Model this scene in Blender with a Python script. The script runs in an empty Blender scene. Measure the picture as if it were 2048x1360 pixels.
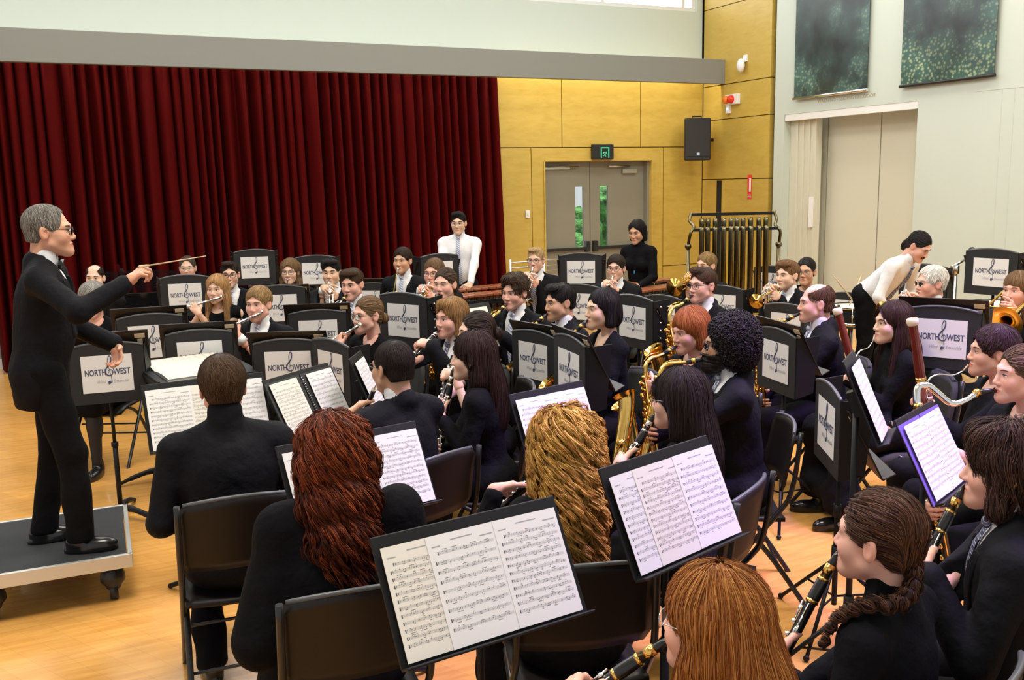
import bpy, math
import numpy as np
# ---------------------------------------------------------------- camera, world, lights
sc = bpy.context.scene
COL = sc.collection
H = 2.05; FPX = 1889.5
_R = np.array([0.89932486, -0.43677251, -0.02108502]); _U = np.array([0.09069179, 0.13913234, 0.98611216]); _F = np.array([0.42777307, 0.88874741, -0.16473685])
cd = bpy.data.cameras.new('camera'); cd.sensor_width = 36; cd.lens = 36 * FPX / 2048; cd.clip_start = .05
cam = bpy.data.objects.new('camera', cd); COL.objects.link(cam); sc.camera = cam
from mathutils import Matrix
cam.matrix_world = Matrix(((_R[0], _U[0], -_F[0], 0), (_R[1], _U[1], -_F[1], 0), (_R[2], _U[2], -_F[2], H), (0, 0, 0, 1)))
vs = sc.view_settings; vs.view_transform = 'Standard'; vs.look = 'None'; vs.exposure = 0.34; vs.gamma = 1; vs.use_curve_mapping = False
def ray(x, y): return _F * FPX + _R * (x - 1024) - _U * (y - 680)
def atz(x, y, z):
    """where the line of sight through a photo pixel meets the level z"""
    d = ray(x, y); return d / d[2] * (z - H) + np.array([0, 0, H])
def atd(x, y, D): return ray(x, y) / FPX * D + np.array([0, 0, H])
def depth(p): return (np.asarray(p) - np.array([0, 0, H])) @ _F
w = bpy.data.worlds.new('world'); sc.world = w; w.use_nodes = True
w.node_tree.nodes['Background'].inputs[0].default_value = (.93, .96, 1, 1); w.node_tree.nodes['Background'].inputs[1].default_value = .6
def area(name, loc, size, power, col=(1, 1, 1), rot=(0, 0, 0), sy=None):
    l = bpy.data.lights.new(name, 'AREA'); l.energy = power; l.color = col; l.size = size
    if sy: l.shape = 'RECTANGLE'; l.size_y = sy
    o = bpy.data.objects.new(name, l); o.location = loc; o.rotation_euler = rot; COL.objects.link(o); return o
def spot(name, loc, to, power, col, deg, blend=.6, r=.1):
    from mathutils import Vector
    l = bpy.data.lights.new(name, 'SPOT'); l.energy = power; l.color = col; l.spot_size = math.radians(deg); l.spot_blend = blend; l.shadow_soft_size = r
    o = bpy.data.objects.new(name, l); o.location = loc; o.rotation_euler = (Vector(to) - Vector(loc)).to_track_quat('-Z', 'Y').to_euler(); COL.objects.link(o); return o
for _x, _y in ((0, 3), (4, 3), (8, 3), (0, 8), (4, 8), (8, 8)): area('ceiling_light', (_x, _y, 6.7), 1.6, 215 if _y < 5 else 95, (1, .95, .86))
area('clerestory_daylight', (2, 11.6, 6.2), 12, 160, (.85, .93, 1), (math.radians(-50), 0, 0), 1.2)
area('pelmet_light', (4.0, 12.105, 3.8), 10.6, 75, (1, .88, .68), (0, 0, 0), .05)
spot('stage_light', (4.8, 1.8, 6.4), (3.6, 3.0, 1), 2700, (.45, .24, 1.), 46, r=.7)
spot('stage_light', (6, 2.5, 6.4), (3.6, 4.1, 0), 350, (1, .8, .1), 16, r=.3)
_s = bpy.data.lights.new('sun', 'SUN'); _s.energy = 6; _s.angle = .01; _so = bpy.data.objects.new('sun', _s); _so.rotation_euler = (math.radians(-6), math.radians(4), 0); COL.objects.link(_so)
# ---------------------------------------------------------------- helpers
rng = np.random.RandomState(7)
A = np.array
def nrm(v):
    v = np.asarray(v, float); return v / (np.linalg.norm(v, axis=-1, keepdims=True) + 1e-12)
def rotz(a):
    c, s = math.cos(a), math.sin(a); return A([[c, -s, 0], [s, c, 0], [0, 0, 1.]])
def rotx(a):
    c, s = math.cos(a), math.sin(a); return A([[1., 0, 0], [0, c, -s], [0, s, c]])
def roty(a):
    c, s = math.cos(a), math.sin(a); return A([[c, 0, s], [0, 1., 0], [-s, 0, c]])
def frame(y, zhint=(0, 0, 1)):
    """3x3 with columns x,y,z: y along the given direction, z near the hint"""
    y = nrm(y); x = np.cross(y, zhint)
    if np.linalg.norm(x) < 1e-4: x = np.cross(y, (0.3, 1, 0.1))
    x = nrm(x); z = np.cross(x, y); return np.stack([x, y, z], 1)

def link(o, parent=None):
    COL.objects.link(o)
    if parent is not None: o.parent = parent
    return o
def empty(name, loc=(0, 0, 0), rz=0.0, label=None, cat=None, group=None):
    o = bpy.data.objects.new(name, None); o.location = loc; o.rotation_euler = (0, 0, rz)
    o.empty_display_size = .1; link(o); tag(o, label, cat, group); return o
def tag(o, label=None, cat=None, group=None, kind=None):
    if label: o['label'] = label
    if cat: o['category'] = cat
    if group: o['group'] = group
    if kind: o['kind'] = kind
    return o

class MB:
    """collects shapes; build() links them as ONE mesh object"""
    def __init__(s): s.V = []; s.Q = []; s.T = []; s.C = []; s.n = 0; s.N = []
    def add(s, V, F, m=0, col=None, smooth=True):
        V = np.asarray(V, float).reshape(-1, 3)
        Q = A([f for f in F if len(f) == 4], int).reshape(-1, 4) if not isinstance(F, np.ndarray) or F.shape[1] == 4 else np.zeros((0, 4), int)
        T = A([f for f in F if len(f) == 3], int).reshape(-1, 3) if not isinstance(F, np.ndarray) or F.shape[1] == 3 else np.zeros((0, 3), int)
        s.V.append(V)
        if len(Q): s.Q.append((Q + s.n, m, smooth))
        if len(T): s.T.append((T + s.n, m, smooth))
        if not isinstance(F, np.ndarray):
            for f in F:
                if len(f) > 4: s.N.append(([i + s.n for i in f], m, smooth))
        c = np.ones((len(V), 4))
        if col is not None: c[:, :3] = np.asarray(col)
        s.C.append(c); s.n += len(V); return s
    def box(s, c, d, R=None, m=0, col=None, smooth=False):
        d = A(d, float) / 2
        V = A([[x, y, z] for x in (-1, 1) for y in (-1, 1) for z in (-1, 1)]) * d
        if R is not None: V = V @ np.asarray(R).T
        return s.add(V + A(c), [(0, 1, 3, 2), (4, 6, 7, 5), (0, 4, 5, 1), (2, 3, 7, 6), (0, 2, 6, 4), (1, 5, 7, 3)], m, col, smooth)
    def tube(s, P, r, n=10, m=0, col=None, cap=True, sx=1.0, zh=(0, 0, 1)):
        """sweep of circles along the points P with radius r (number or one per point)"""
        P = np.asarray(P, float); k = len(P); r = np.broadcast_to(np.asarray(r, float), (k,))
        t = np.zeros_like(P); t[1:-1] = P[2:] - P[:-2]; t[0] = P[1] - P[0]; t[-1] = P[-1] - P[-2]; t = nrm(t)
        fr = frame(t[0], zh); x, z = fr[:, 0], fr[:, 2]
        a = np.linspace(0, 2 * math.pi, n, endpoint=False); V = []
        for i in range(k):
            x = nrm(x - t[i] * (x @ t[i])); z = np.cross(x, t[i])
            V.append(P[i] + r[i] * (np.cos(a)[:, None] * x * sx + np.sin(a)[:, None] * z))
        V = np.concatenate(V)
        i = np.arange(k - 1)[:, None] * n; j = np.arange(n)[None]; j2 = (j + 1) % n
        Q = np.stack([i + j, i + n + j, i + n + j2, i + j2], -1).reshape(-1, 4)
        s.add(V, Q, m, col)
        if cap:
            b = s.n - k * n
            s.N.append((list(range(b, b + n)), m, False)); s.N.append((list(range(b + (k - 1) * n, b + k * n))[::-1], m, False))
        return s
    def rod(s, a, b, r, r2=None, n=10, m=0, col=None): return s.tube([a, b], [r, r if r2 is None else r2], n, m, col)
    def lathe(s, prof, o=(0, 0, 0), R=None, n=24, m=0, col=None):
        """profile (radius, height) turned about local z"""
        prof = np.asarray(prof, float); k = len(prof); a = np.linspace(0, 2 * math.pi, n, endpoint=False)
        V = np.stack([prof[:, :1] * np.cos(a), prof[:, :1] * np.sin(a), np.repeat(prof[:, 1:], n, 1)], -1).reshape(-1, 3)
        if R is not None: V = V @ np.asarray(R).T
        i = np.arange(k - 1)[:, None] * n; j = np.arange(n)[None]; j2 = (j + 1) % n
        return s.add(V + A(o), np.stack([i + j, i + j2, i + n + j2, i + n + j], -1).reshape(-1, 4), m, col)
    def ball(s, c, r, R=None, n=12, k=8, m=0, col=None):
        t = np.linspace(0, math.pi, k + 1); a = np.linspace(0, 2 * math.pi, n, endpoint=False)
        V = np.stack([np.sin(t)[:, None] * np.cos(a), np.sin(t)[:, None] * np.sin(a), np.repeat(np.cos(t)[:, None], n, 1)], -1).reshape(-1, 3) * np.broadcast_to(A(r, float), (3,))
        if R is not None: V = V @ np.asarray(R).T
        i = np.arange(k)[:, None] * n; j = np.arange(n)[None]; j2 = (j + 1) % n
        return s.add(V + A(c), np.stack([i + j, i + n + j, i + n + j2, i + j2], -1).reshape(-1, 4), m, col)
    def prism(s, poly, h, R=None, o=(0, 0, 0), m=0, col=None):
        """flat outline in local xy thickened along local z from 0 to h"""
        poly = np.asarray(poly, float); k = len(poly)
        V = np.concatenate([np.c_[poly, np.zeros(k)], np.c_[poly, np.full(k, h)]])
        if R is not None: V = V @ np.asarray(R).T
        F = [(i, (i + 1) % k, k + (i + 1) % k, k + i) for i in range(k)]
        F += [tuple(range(k))[::-1], tuple(range(k, 2 * k))]
        return s.add(V + A(o), F, m, col, False)
    def data(s, name, mats):
        me = bpy.data.meshes.new(name); V = np.concatenate(s.V)
        parts = [(q, 4, m, sm) for q, m, sm in s.Q] + [(t, 3, m, sm) for t, m, sm in s.T] + [(A([f]), len(f), m, sm) for f, m, sm in s.N]
        loops = np.concatenate([p[0].ravel() for p in parts]).astype(np.int32)
        cnt = np.concatenate([np.full(len(p[0]), p[1], np.int32) for p in parts])
        mi = np.concatenate([np.full(len(p[0]), p[2], np.int32) for p in parts])
        sm = np.concatenate([np.full(len(p[0]), p[3], bool) for p in parts])
        me.vertices.add(len(V)); me.vertices.foreach_set('co', V.astype(np.float32).ravel())
        me.loops.add(len(loops)); me.loops.foreach_set('vertex_index', loops)
        me.polygons.add(len(cnt)); st = np.zeros(len(cnt), np.int32); st[1:] = np.cumsum(cnt)[:-1]
        me.polygons.foreach_set('loop_start', st); me.polygons.foreach_set('material_index', mi); me.polygons.foreach_set('use_smooth', sm)
        C = np.concatenate(s.C)
        if (C != 1).any():
            at = me.color_attributes.new('Col', 'FLOAT_COLOR', 'POINT'); at.data.foreach_set('color', C.astype(np.float32).ravel())
        for m in (mats if isinstance(mats, (list, tuple)) else [mats]): me.materials.append(M[m] if isinstance(m, str) else m)
        me.update(calc_edges=True); me.validate(); return me
    def build(s, name, mats, parent=None, bevel=0):
        o = bpy.data.objects.new(name, s.data(name, mats)); link(o, parent)
        if bevel:
            b = o.modifiers.new('b', 'BEVEL'); b.width = bevel; b.segments = 2; b.limit_method = 'ANGLE'
        return o
def dup(o, parent=None):
    c = o.copy(); COL.objects.link(c)
    if parent is not None: c.parent = parent
    for ch in o.children: dup(ch, c)
    return c
def smooth_path(P, n=8):
    """Catmull-Rom through the points"""
    P = np.asarray(P, float); P = np.concatenate([[2 * P[0] - P[1]], P, [2 * P[-1] - P[-2]]]); out = []
    t = np.linspace(0, 1, n, endpoint=False)[:, None]
    for i in range(1, len(P) - 2):
        a, b, c, d = P[i - 1:i + 3]
        out.append(.5 * (2 * b + (c - a) * t + (2 * a - 5 * b + 4 * c - d) * t ** 2 + (3 * b - a - 3 * c + d) * t ** 3))
    return np.concatenate(out + [P[-2:-1]])

# ---------------------------------------------------------------- materials
M = {}
def mat(name, col=(.5, .5, .5), rough=.5, metal=0., vc=False, bump=None, var=None, spec=None, emit=None, coat=0., sheen=0.):
    m = bpy.data.materials.new(name); m.use_nodes = True; nt = m.node_tree; b = nt.nodes['Principled BSDF']
    N, L = nt.nodes.new, nt.links.new
    b.inputs['Base Color'].default_value = (*col, 1); b.inputs['Roughness'].default_value = rough; b.inputs['Metallic'].default_value = metal
    if spec is not None: b.inputs['Specular IOR Level'].default_value = spec
    if coat: b.inputs['Coat Weight'].default_value = coat
    if sheen: b.inputs['Sheen Weight'].default_value = sheen
    if emit: b.inputs['Emission Color'].default_value = (*emit[0], 1); b.inputs['Emission Strength'].default_value = emit[1]
    src = None
    if vc:
        a = N('ShaderNodeAttribute'); a.attribute_name = 'Col'; src = a.outputs['Color']; L(src, b.inputs['Base Color'])
    tc = N('ShaderNodeTexCoord')
    if var:  # (scale, amount, stretch) colour variation
        mp = N('ShaderNodeMapping'); mp.inputs['Scale'].default_value = var[2] if len(var) > 2 else (1, 1, 1); L(tc.outputs['Object'], mp.inputs[0])
        nz = N('ShaderNodeTexNoise'); nz.inputs['Scale'].default_value = var[0]; nz.inputs['Detail'].default_value = 4; L(mp.outputs[0], nz.inputs['Vector'])
        mr = N('ShaderNodeMapRange'); mr.inputs[1].default_value = .3; mr.inputs[2].default_value = .7; mr.inputs[3].default_value = 1 - var[1]; mr.inputs[4].default_value = 1 + var[1]; L(nz.outputs[0], mr.inputs[0])
        mx = N('ShaderNodeMix'); mx.data_type = 'RGBA'; mx.blend_type = 'MULTIPLY'; mx.inputs[0].default_value = 1
        if src: L(src, mx.inputs[6])
        else: mx.inputs[6].default_value = (*col, 1)
        L(mr.outputs[0], mx.inputs[7]); L(mx.outputs[2], b.inputs['Base Color'])
    if bump:
        nz = N('ShaderNodeTexNoise'); nz.inputs['Scale'].default_value = bump[0]; nz.inputs['Detail'].default_value = 3; L(tc.outputs['Object'], nz.inputs['Vector'])
        bp = N('ShaderNodeBump'); bp.inputs['Strength'].default_value = bump[1]; bp.inputs['Distance'].default_value = bump[2] if len(bump) > 2 else .01
        L(nz.outputs[0], bp.inputs['Height']); L(bp.outputs[0], b.inputs['Normal'])
    M[name] = m; return m
mat('skin', vc=True, rough=.48, spec=.35)
mat('hair', vc=True, rough=.5, spec=.22)
mat('suit', (.0055, .0055, .0075), .75, bump=(14, .6, .02), spec=.12)
mat('black_knit', (.0045, .0045, .0055), .85, bump=(16, .6, .02), spec=.1)
mat('trouser', (.0045, .0045, .0055), .82, bump=(12, .6, .02), spec=.1)
mat('shirt', (.78, .78, .8), .75, bump=(12, .5, .015))
mat('shoe', (.01, .01, .01), .22)
mat('tights', (.008, .008, .009), .6)
mat('glass_frame', (.02, .018, .018), .3)
mat('bow', (.008, .008, .01), .4)
mat('blue_pin', (.02, .25, .65), .3)
mat('watch', (.7, .66, .55), .25, .9)
def tie_mat(name, c1, c2, c3, scale=34):
    m = mat(name, c1, .5); nt = m.node_tree; b = nt.nodes['Principled BSDF']; N, L = nt.nodes.new, nt.links.new
    tc = N('ShaderNodeTexCoord'); mp = N('ShaderNodeMapping'); mp.inputs['Rotation'].default_value = (0, math.radians(35), 0); L(tc.outputs['Object'], mp.inputs[0])
    w = N('ShaderNodeTexWave'); w.bands_direction = 'Z'; w.inputs['Scale'].default_value = scale / 2; L(mp.outputs[0], w.inputs[0])
    cr = N('ShaderNodeValToRGB'); cr.color_ramp.interpolation = 'CONSTANT'; e = cr.color_ramp.elements
    e[0].position = 0; e[0].color = (*c1, 1); e[1].position = .45; e[1].color = (*c2, 1); k = e.new(.78); k.color = (*c3, 1)
    L(w.outputs[0], cr.inputs[0]); L(cr.outputs[0], b.inputs['Base Color'])
tie_mat('tie_blue', (.62, .64, .68), (.08, .11, .3), (.3, .34, .5))
tie_mat('tie_navy', (.03, .035, .09), (.5, .5, .55), (.12, .13, .25))
lm = bpy.data.materials.new('lens'); lm.use_nodes = True; nt = lm.node_tree; nt.nodes.clear()
_o = nt.nodes.new('ShaderNodeOutputMaterial'); _t = nt.nodes.new('ShaderNodeBsdfTransparent'); _g = nt.nodes.new('ShaderNodeBsdfGlossy'); _g.inputs['Roughness'].default_value = .05
_x = nt.nodes.new('ShaderNodeMixShader'); _f = nt.nodes.new('ShaderNodeFresnel'); _f.inputs[0].default_value = 1.4
nt.links.new(_f.outputs[0], _x.inputs[0]); nt.links.new(_t.outputs[0], _x.inputs[1]); nt.links.new(_g.outputs[0], _x.inputs[2]); nt.links.new(_x.outputs[0], _o.inputs[0]); M['lens'] = lm

# ---------------------------------------------------------------- smooth solids (distance fields turned into meshes)
class S:
    def __init__(s): s.o = []
    def e(s, c, r, k=.01, op=1, R=None): s.o.append(('e', A(c, float), np.broadcast_to(A(r, float), (3,)), k, op, None if R is None else np.asarray(R))); return s
    def c(s, a, b, ra, rb=None, k=.01, op=1): s.o.append(('c', A(a, float), A(b, float), k, op, (ra, ra if rb is None else rb))); return s
    def p(s, n, d, k=.004): s.o.append(('p', nrm(n), d, k, -1, None)); return s            # removes n.x > d
    def f(s, fn, k=.004, op=-1): s.o.append(('f', fn, None, k, op, None)); return s
    @staticmethod
    def d(o, P):
        if o[0] == 'e':
            q = P - o[1]
            if o[5] is not None: q = q @ o[5]
            k0 = np.sqrt(((q / o[2]) ** 2).sum(-1)); k1 = np.sqrt(((q / o[2] ** 2) ** 2).sum(-1)) + 1e-9
            return k0 * (k0 - 1) / k1
        if o[0] == 'c':
            ba = o[2] - o[1]; q = P - o[1]; t = np.clip((q @ ba) / (ba @ ba + 1e-12), 0, 1)
            return np.linalg.norm(q - t[..., None] * ba, axis=-1) - (o[5][0] + (o[5][1] - o[5][0]) * t)
        if o[0] == 'p': return -(P @ o[1] - o[2])
        return o[1](P)
    @staticmethod
    def mix(F, d, k, op):
        if op == 1:
            h = np.clip(.5 + .5 * (d - F) / k, 0, 1); return d + (F - d) * h - k * h * (1 - h)
        d = -d if op == -1 else d
        h = np.clip(.5 - .5 * (d - F) / k, 0, 1); return d + (F - d) * h + k * h * (1 - h)
    def at(s, P):
        F = np.full(P.shape[:-1], 1.0)
        for o in s.o: F = s.mix(F, s.d(o, P), o[3], o[4])
        return F
    def box(s, o):
        if o[0] == 'e':
            r = o[2] if o[5] is None else np.abs(o[5]) @ o[2]; return o[1] - r, o[1] + r
        r = A(o[5])[:, None]; E = A([o[1], o[2]]); return (E - r).min(0), (E + r).max(0)
    def mesh(s, h, disp=None, off=0.0):
        bx = [s.box(o) for o in s.o if o[4] == 1 and o[0] in 'ec']
        lo = np.min([b[0] for b in bx], 0) - 4 * h - off; hi = np.max([b[1] for b in bx], 0) + 4 * h + off
        n = np.ceil((hi - lo) / h).astype(int) + 1
        ax = [lo[i] + h * np.arange(n[i]) for i in range(3)]
        F = np.full(n, 1.0)
        for o in s.o:
            if o[0] in 'ec':
                a, b = s.box(o); pad = o[3] + 3 * h + off
                i0 = np.maximum(((a - pad - lo) / h).astype(int), 0); i1 = np.minimum(((b + pad - lo) / h).astype(int) + 2, n)
                if (i1 <= i0).any(): continue
            else: i0, i1 = np.zeros(3, int), n
            sl = tuple(slice(i0[i], i1[i]) for i in range(3))
            P = np.stack(np.meshgrid(*[ax[i][sl[i]] for i in range(3)], indexing='ij'), -1)
            F[sl] = s.mix(F[sl], s.d(o, P), o[3], o[4])
        F -= off
        if disp is not None:
            w = np.abs(F) < .03; I = np.argwhere(w); F[w] += disp(lo + h * I)
        F[0] = F[-1] = 1; F[:, 0] = F[:, -1] = 1; F[:, :, 0] = F[:, :, -1] = 1
        return snets(F, lo, h)
def snets(F, lo, h):
    I = F < 0
    c = np.zeros(A(F.shape) - 1, np.int8); cor = [(i, j, k) for i in (0, 1) for j in (0, 1) for k in (0, 1)]
    N = A(F.shape); sl = lambda o: tuple(slice(o[i], N[i] - 1 + o[i]) for i in range(3))
    for o in cor: c += I[sl(o)]
    act = (c > 0) & (c < 8); ids = np.argwhere(act); idx = np.full(c.shape, -1, np.int64); idx[act] = np.arange(len(ids))
    pos = np.zeros((len(ids), 3)); cnt = np.zeros(len(ids))
    for a in cor:
        for x in range(3):
            if a[x]: continue
            b = list(a); b[x] = 1
            fa = F[tuple((ids + a).T)]; fb = F[tuple((ids + b).T)]; w = (fa < 0) != (fb < 0)
            t = np.where(w, fa / np.where(w, fa - fb, 1), 0); p = ids + A(a) + t[:, None] * (A(b) - A(a))
            pos += p * w[:, None]; cnt += w
    V = lo + h * pos / cnt[:, None]; Q = []
    for x in range(3):
        y, z = (x + 1) % 3, (x + 2) % 3
        s0 = [slice(1, -1)] * 3; s0[x] = slice(0, -1); s1 = [slice(1, -1)] * 3; s1[x] = slice(1, None)
        a, b = I[tuple(s0)], I[tuple(s1)]; e = np.argwhere(a != b)
        if not len(e): continue
        o = np.ones(3, int); o[x] = 0; e = e + o; fl = I[tuple(e.T)]
        def g(dy, dz):
            q = e.copy(); q[:, y] -= dy; q[:, z] -= dz; return idx[tuple(q.T)]
        q = np.stack([g(1, 1), g(0, 1), g(0, 0), g(1, 0)], 1); q[~fl] = q[~fl][:, ::-1]; Q.append(q)
    return V, np.concatenate(Q)
def wrinkle(seed, f=14., a=.004, st=(1, 1, 1)):
    r = np.random.RandomState(seed); K = r.normal(size=(5, 3)) * f * A(st); ph = r.uniform(0, 6, 5)
    return lambda P: a * (np.sin(P @ K.T + ph).sum(-1) / 2.2)
# ---------------------------------------------------------------- the hall
YB, XR = 12.5, 9.47
def onY(x, y, Y=YB): d = ray(x, y); return d / d[1] * Y + A([0, 0, H])
def onX(x, y, X=XR): d = ray(x, y); return d / d[0] * X + A([0, 0, H])
def wood_mat(name, c1, c2, scale, rough, plank=None, coat=0., rot=0.):
    m = mat(name, c1, rough, coat=coat); nt = m.node_tree; b = nt.nodes['Principled BSDF']; N, L = nt.nodes.new, nt.links.new
    tc = N('ShaderNodeTexCoord'); mp = N('ShaderNodeMapping'); mp.inputs['Scale'].default_value = scale; mp.inputs['Rotation'].default_value = (0, 0, rot); L(tc.outputs['Object'], mp.inputs[0])
    nz = N('ShaderNodeTexNoise'); nz.inputs['Scale'].default_value = 3; nz.inputs['Detail'].default_value = 6; nz.inputs['Distortion'].default_value = .6; L(mp.outputs[0], nz.inputs['Vector'])
    cr = N('ShaderNodeValToRGB'); cr.color_ramp.elements[0].position = .3; cr.color_ramp.elements[0].color = (*c1, 1); cr.color_ramp.elements[1].position = .7; cr.color_ramp.elements[1].color = (*c2, 1); L(nz.outputs[0], cr.inputs[0]); out = cr.outputs[0]
    if plank:
        mp2 = N('ShaderNodeMapping'); mp2.inputs['Rotation'].default_value = (0, 0, rot); L(tc.outputs['Object'], mp2.inputs[0])
        br = N('ShaderNodeTexBrick'); br.inputs['Scale'].default_value = 1; br.inputs['Brick Width'].default_value = plank[0]; br.inputs['Row Height'].default_value = plank[1]; br.inputs['Mortar Size'].default_value = .0012; br.inputs['Bias'].default_value = 0
        br.inputs['Color1'].default_value = (.95, .95, .95, 1); br.inputs['Color2'].default_value = (1.05, 1.04, 1.03, 1); br.inputs['Mortar'].default_value = (.86, .82, .78, 1); L(mp2.outputs[0], br.inputs['Vector'])
        mx = N('ShaderNodeMix'); mx.data_type = 'RGBA'; mx.blend_type = 'MULTIPLY'; mx.inputs[0].default_value = 1; L(out, mx.inputs[6]); L(br.outputs[0], mx.inputs[7]); out = mx.outputs[2]
    L(out, b.inputs['Base Color']); return m
wood_mat('floor_wood', (.64, .30, .068), (.77, .41, .11), (1.2, 9, 1), .22, (2.2, .11), coat=.25, rot=math.radians(62))
wood_mat('ply', (.48, .33, .06), (.55, .39, .085), (1.5, 1.5, 5), .38)
mat('white_paint', (.54, .595, .53), .6, var=(.6, .03)); mat('upper_white', (.60, .68, .63), .6)
mat('bulkhead', (.24, .245, .225), .6); mat('grey_panel', (.27, .28, .27), .7); mat('skirting', (.75, .75, .73), .5)
mat('door_grey', (.235, .225, .175), .45); mat('door_white', (.62, .61, .49), .5); mat('steel', (.55, .55, .53), .3, 1.); mat('dark_gap', (.008, .008, .008), .9)
mat('white_plastic', (.8, .8, .8), .4); mat('black_plastic', (.012, .012, .013), .42); mat('velvet', (.07, .0022, .0022), .8, spec=.05, bump=(60, .15))
mat('red_lens', (.75, .03, .015), .25); mat('orange_lens', (.85, .2, .02), .25); mat('red_sign', (.75, .04, .03), .5)
mat('exit_green', (.05, .35, .22), .5, emit=((.05, .45, .25), .35)); mat('blue_led', (.3, .5, .9), .3, emit=((.3, .5, 1), 1.5))
mat('letter', (.42, .36, .24), .6); mat('silver', (.78, .78, .78), .18, 1.)
mat('window_light', (1, 1, 1), .5, emit=((.96, .98, 1), 2.2))
glm = mat('pane', (.9, .95, .92), .03); glm.node_tree.nodes['Principled BSDF'].inputs['Transmission Weight'].default_value = 1; glm.node_tree.nodes['Principled BSDF'].inputs['IOR'].default_value = 1.05
def struct(mb, name, mats, **k): return tag(mb.build(name, mats, **k), kind='structure')
b = MB(); b.box((3, 5, -.1), (20, 18, .2)); struct(b, 'floor', 'floor_wood')
b = MB(); b.box((3, 5, 6.95), (20, 18, .1)); struct(b, 'ceiling', 'upper_white')
zb0, zb1 = onX(1449, 168)[2], onX(1451, 119)[2]; yb = onX(1450, 143)[1]
# back wall: timber lining with the doorway, white wall and clerestory above, grey wall behind the curtain
pA, pB = onY(1062.5, 295), onY(1327.5, 295); dA, dB = onY(1089.5, 323), onY(1304, 323); zd, zs = dA[2], pA[2]
cx0 = onY(996, 300)[0] - .2; xg = [onY(1124, 230)[0], onY(1281.5, 230)[0]]; zh = onY(1370, 529)[2]
b = MB(); g = .012
def panel(x0, x1, z0, z1): b.box(((x0 + x1) / 2, YB + .04, (z0 + z1) / 2), (x1 - x0 - g, .06, z1 - z0 - g))
panel(cx0, pA[0], 0, zs); panel(cx0, xg[0], zs, 3.75); panel(xg[0], xg[1], zs, 3.75); panel(xg[1], XR, zs, 3.75)
panel(pB[0], XR, 0, zh); panel(pB[0], XR, zh, zs)
panel(pA[0], dA[0] + g, 0, zd); panel(dB[0] - g, pB[0], 0, zd); panel(pA[0], pB[0], zd - g, zs)
for x, s in ((dA[0], -1), (dB[0], 1)): b.box((x + s * .01, YB + .12, zd / 2), (.02, .26, zd))
b.box(((dA[0] + dB[0]) / 2, YB + .12, zd + .01), (dB[0] - dA[0], .26, .02))
struct(b, 'wall_back', 'ply')
b = MB(); b.box(((cx0 + dA[0]) / 2 - .02, YB + .16, 1.85), (dA[0] - cx0 - .02, .1, 3.7)); b.box(((dB[0] + XR) / 2 + .02, YB + .16, 1.85), (XR - dB[0] - .02, .1, 3.7)); b.box(((dA[0] + dB[0]) / 2, YB + .16, (zd + 3.7) / 2 + .02), (dB[0] - dA[0] + .1, .1, 3.7 - zd)); struct(b, 'trim_1', 'dark_gap')
b = MB(); b.box(((cx0 - 9) / 2, YB + .06, 1.9), (cx0 + 9, .1, 3.8)); struct(b, 'wall_left', 'grey_panel')
b = MB(); b.box(((cx0 - 9) / 2, YB + .0, .06), (cx0 + 9, .025, .12)); struct(b, 'baseboard_back', 'skirting')
wA = onY(1141, 0); wB = onY(1397, 23); zw = wB[2]; wx = [wB[0], onY(1385, 20)[0], onY(1210, 8)[0]]
b = MB(); b.box(((XR - 9) / 2, YB + .1, (3.6 + zw) / 2), (XR + 9, .1, zw - 3.6)); b.box(((wx[0] + XR) / 2, YB + .1, (zw + 6.9) / 2), (XR - wx[0], .1, 6.9 - zw)); b.box(((XR - 9) / 2, YB + .1, 6.5), (XR + 9, .1, .8))
struct(b, 'wall_upper', 'upper_white')
b = MB()
for x in (wx[0] - .03, wx[0] - .22, onY(1212, 8)[0], onY(1212, 8)[0] - 1.6, onY(1212, 8)[0] - 3.2, onY(1212, 8)[0] - 4.8): b.box((x, YB + .115, (zw + 6.2) / 2 + .03), (.06, .04, 6.2 - zw - .06))
b.box(((wx[0] - 9) / 2, YB + .12, zw + .03), (wx[0] + 9, .06, .06)); struct(b, 'window_1', 'white_plastic')
b = MB(); b.box(((wx[0] - 9) / 2, YB + .16, (zw + 6.2) / 2), (wx[0] + 9, .01, 6.2 - zw)); o = b.build('window_pane', 'window_light', bpy.data.objects['window_1'])
b = MB(); b.box(((XR - 9) / 2, yb + .05, (zb0 + zb1) / 2), (XR + 9, .1, zb1 - zb0)); struct(b, 'beam', 'bulkhead', bevel=.006)
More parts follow.
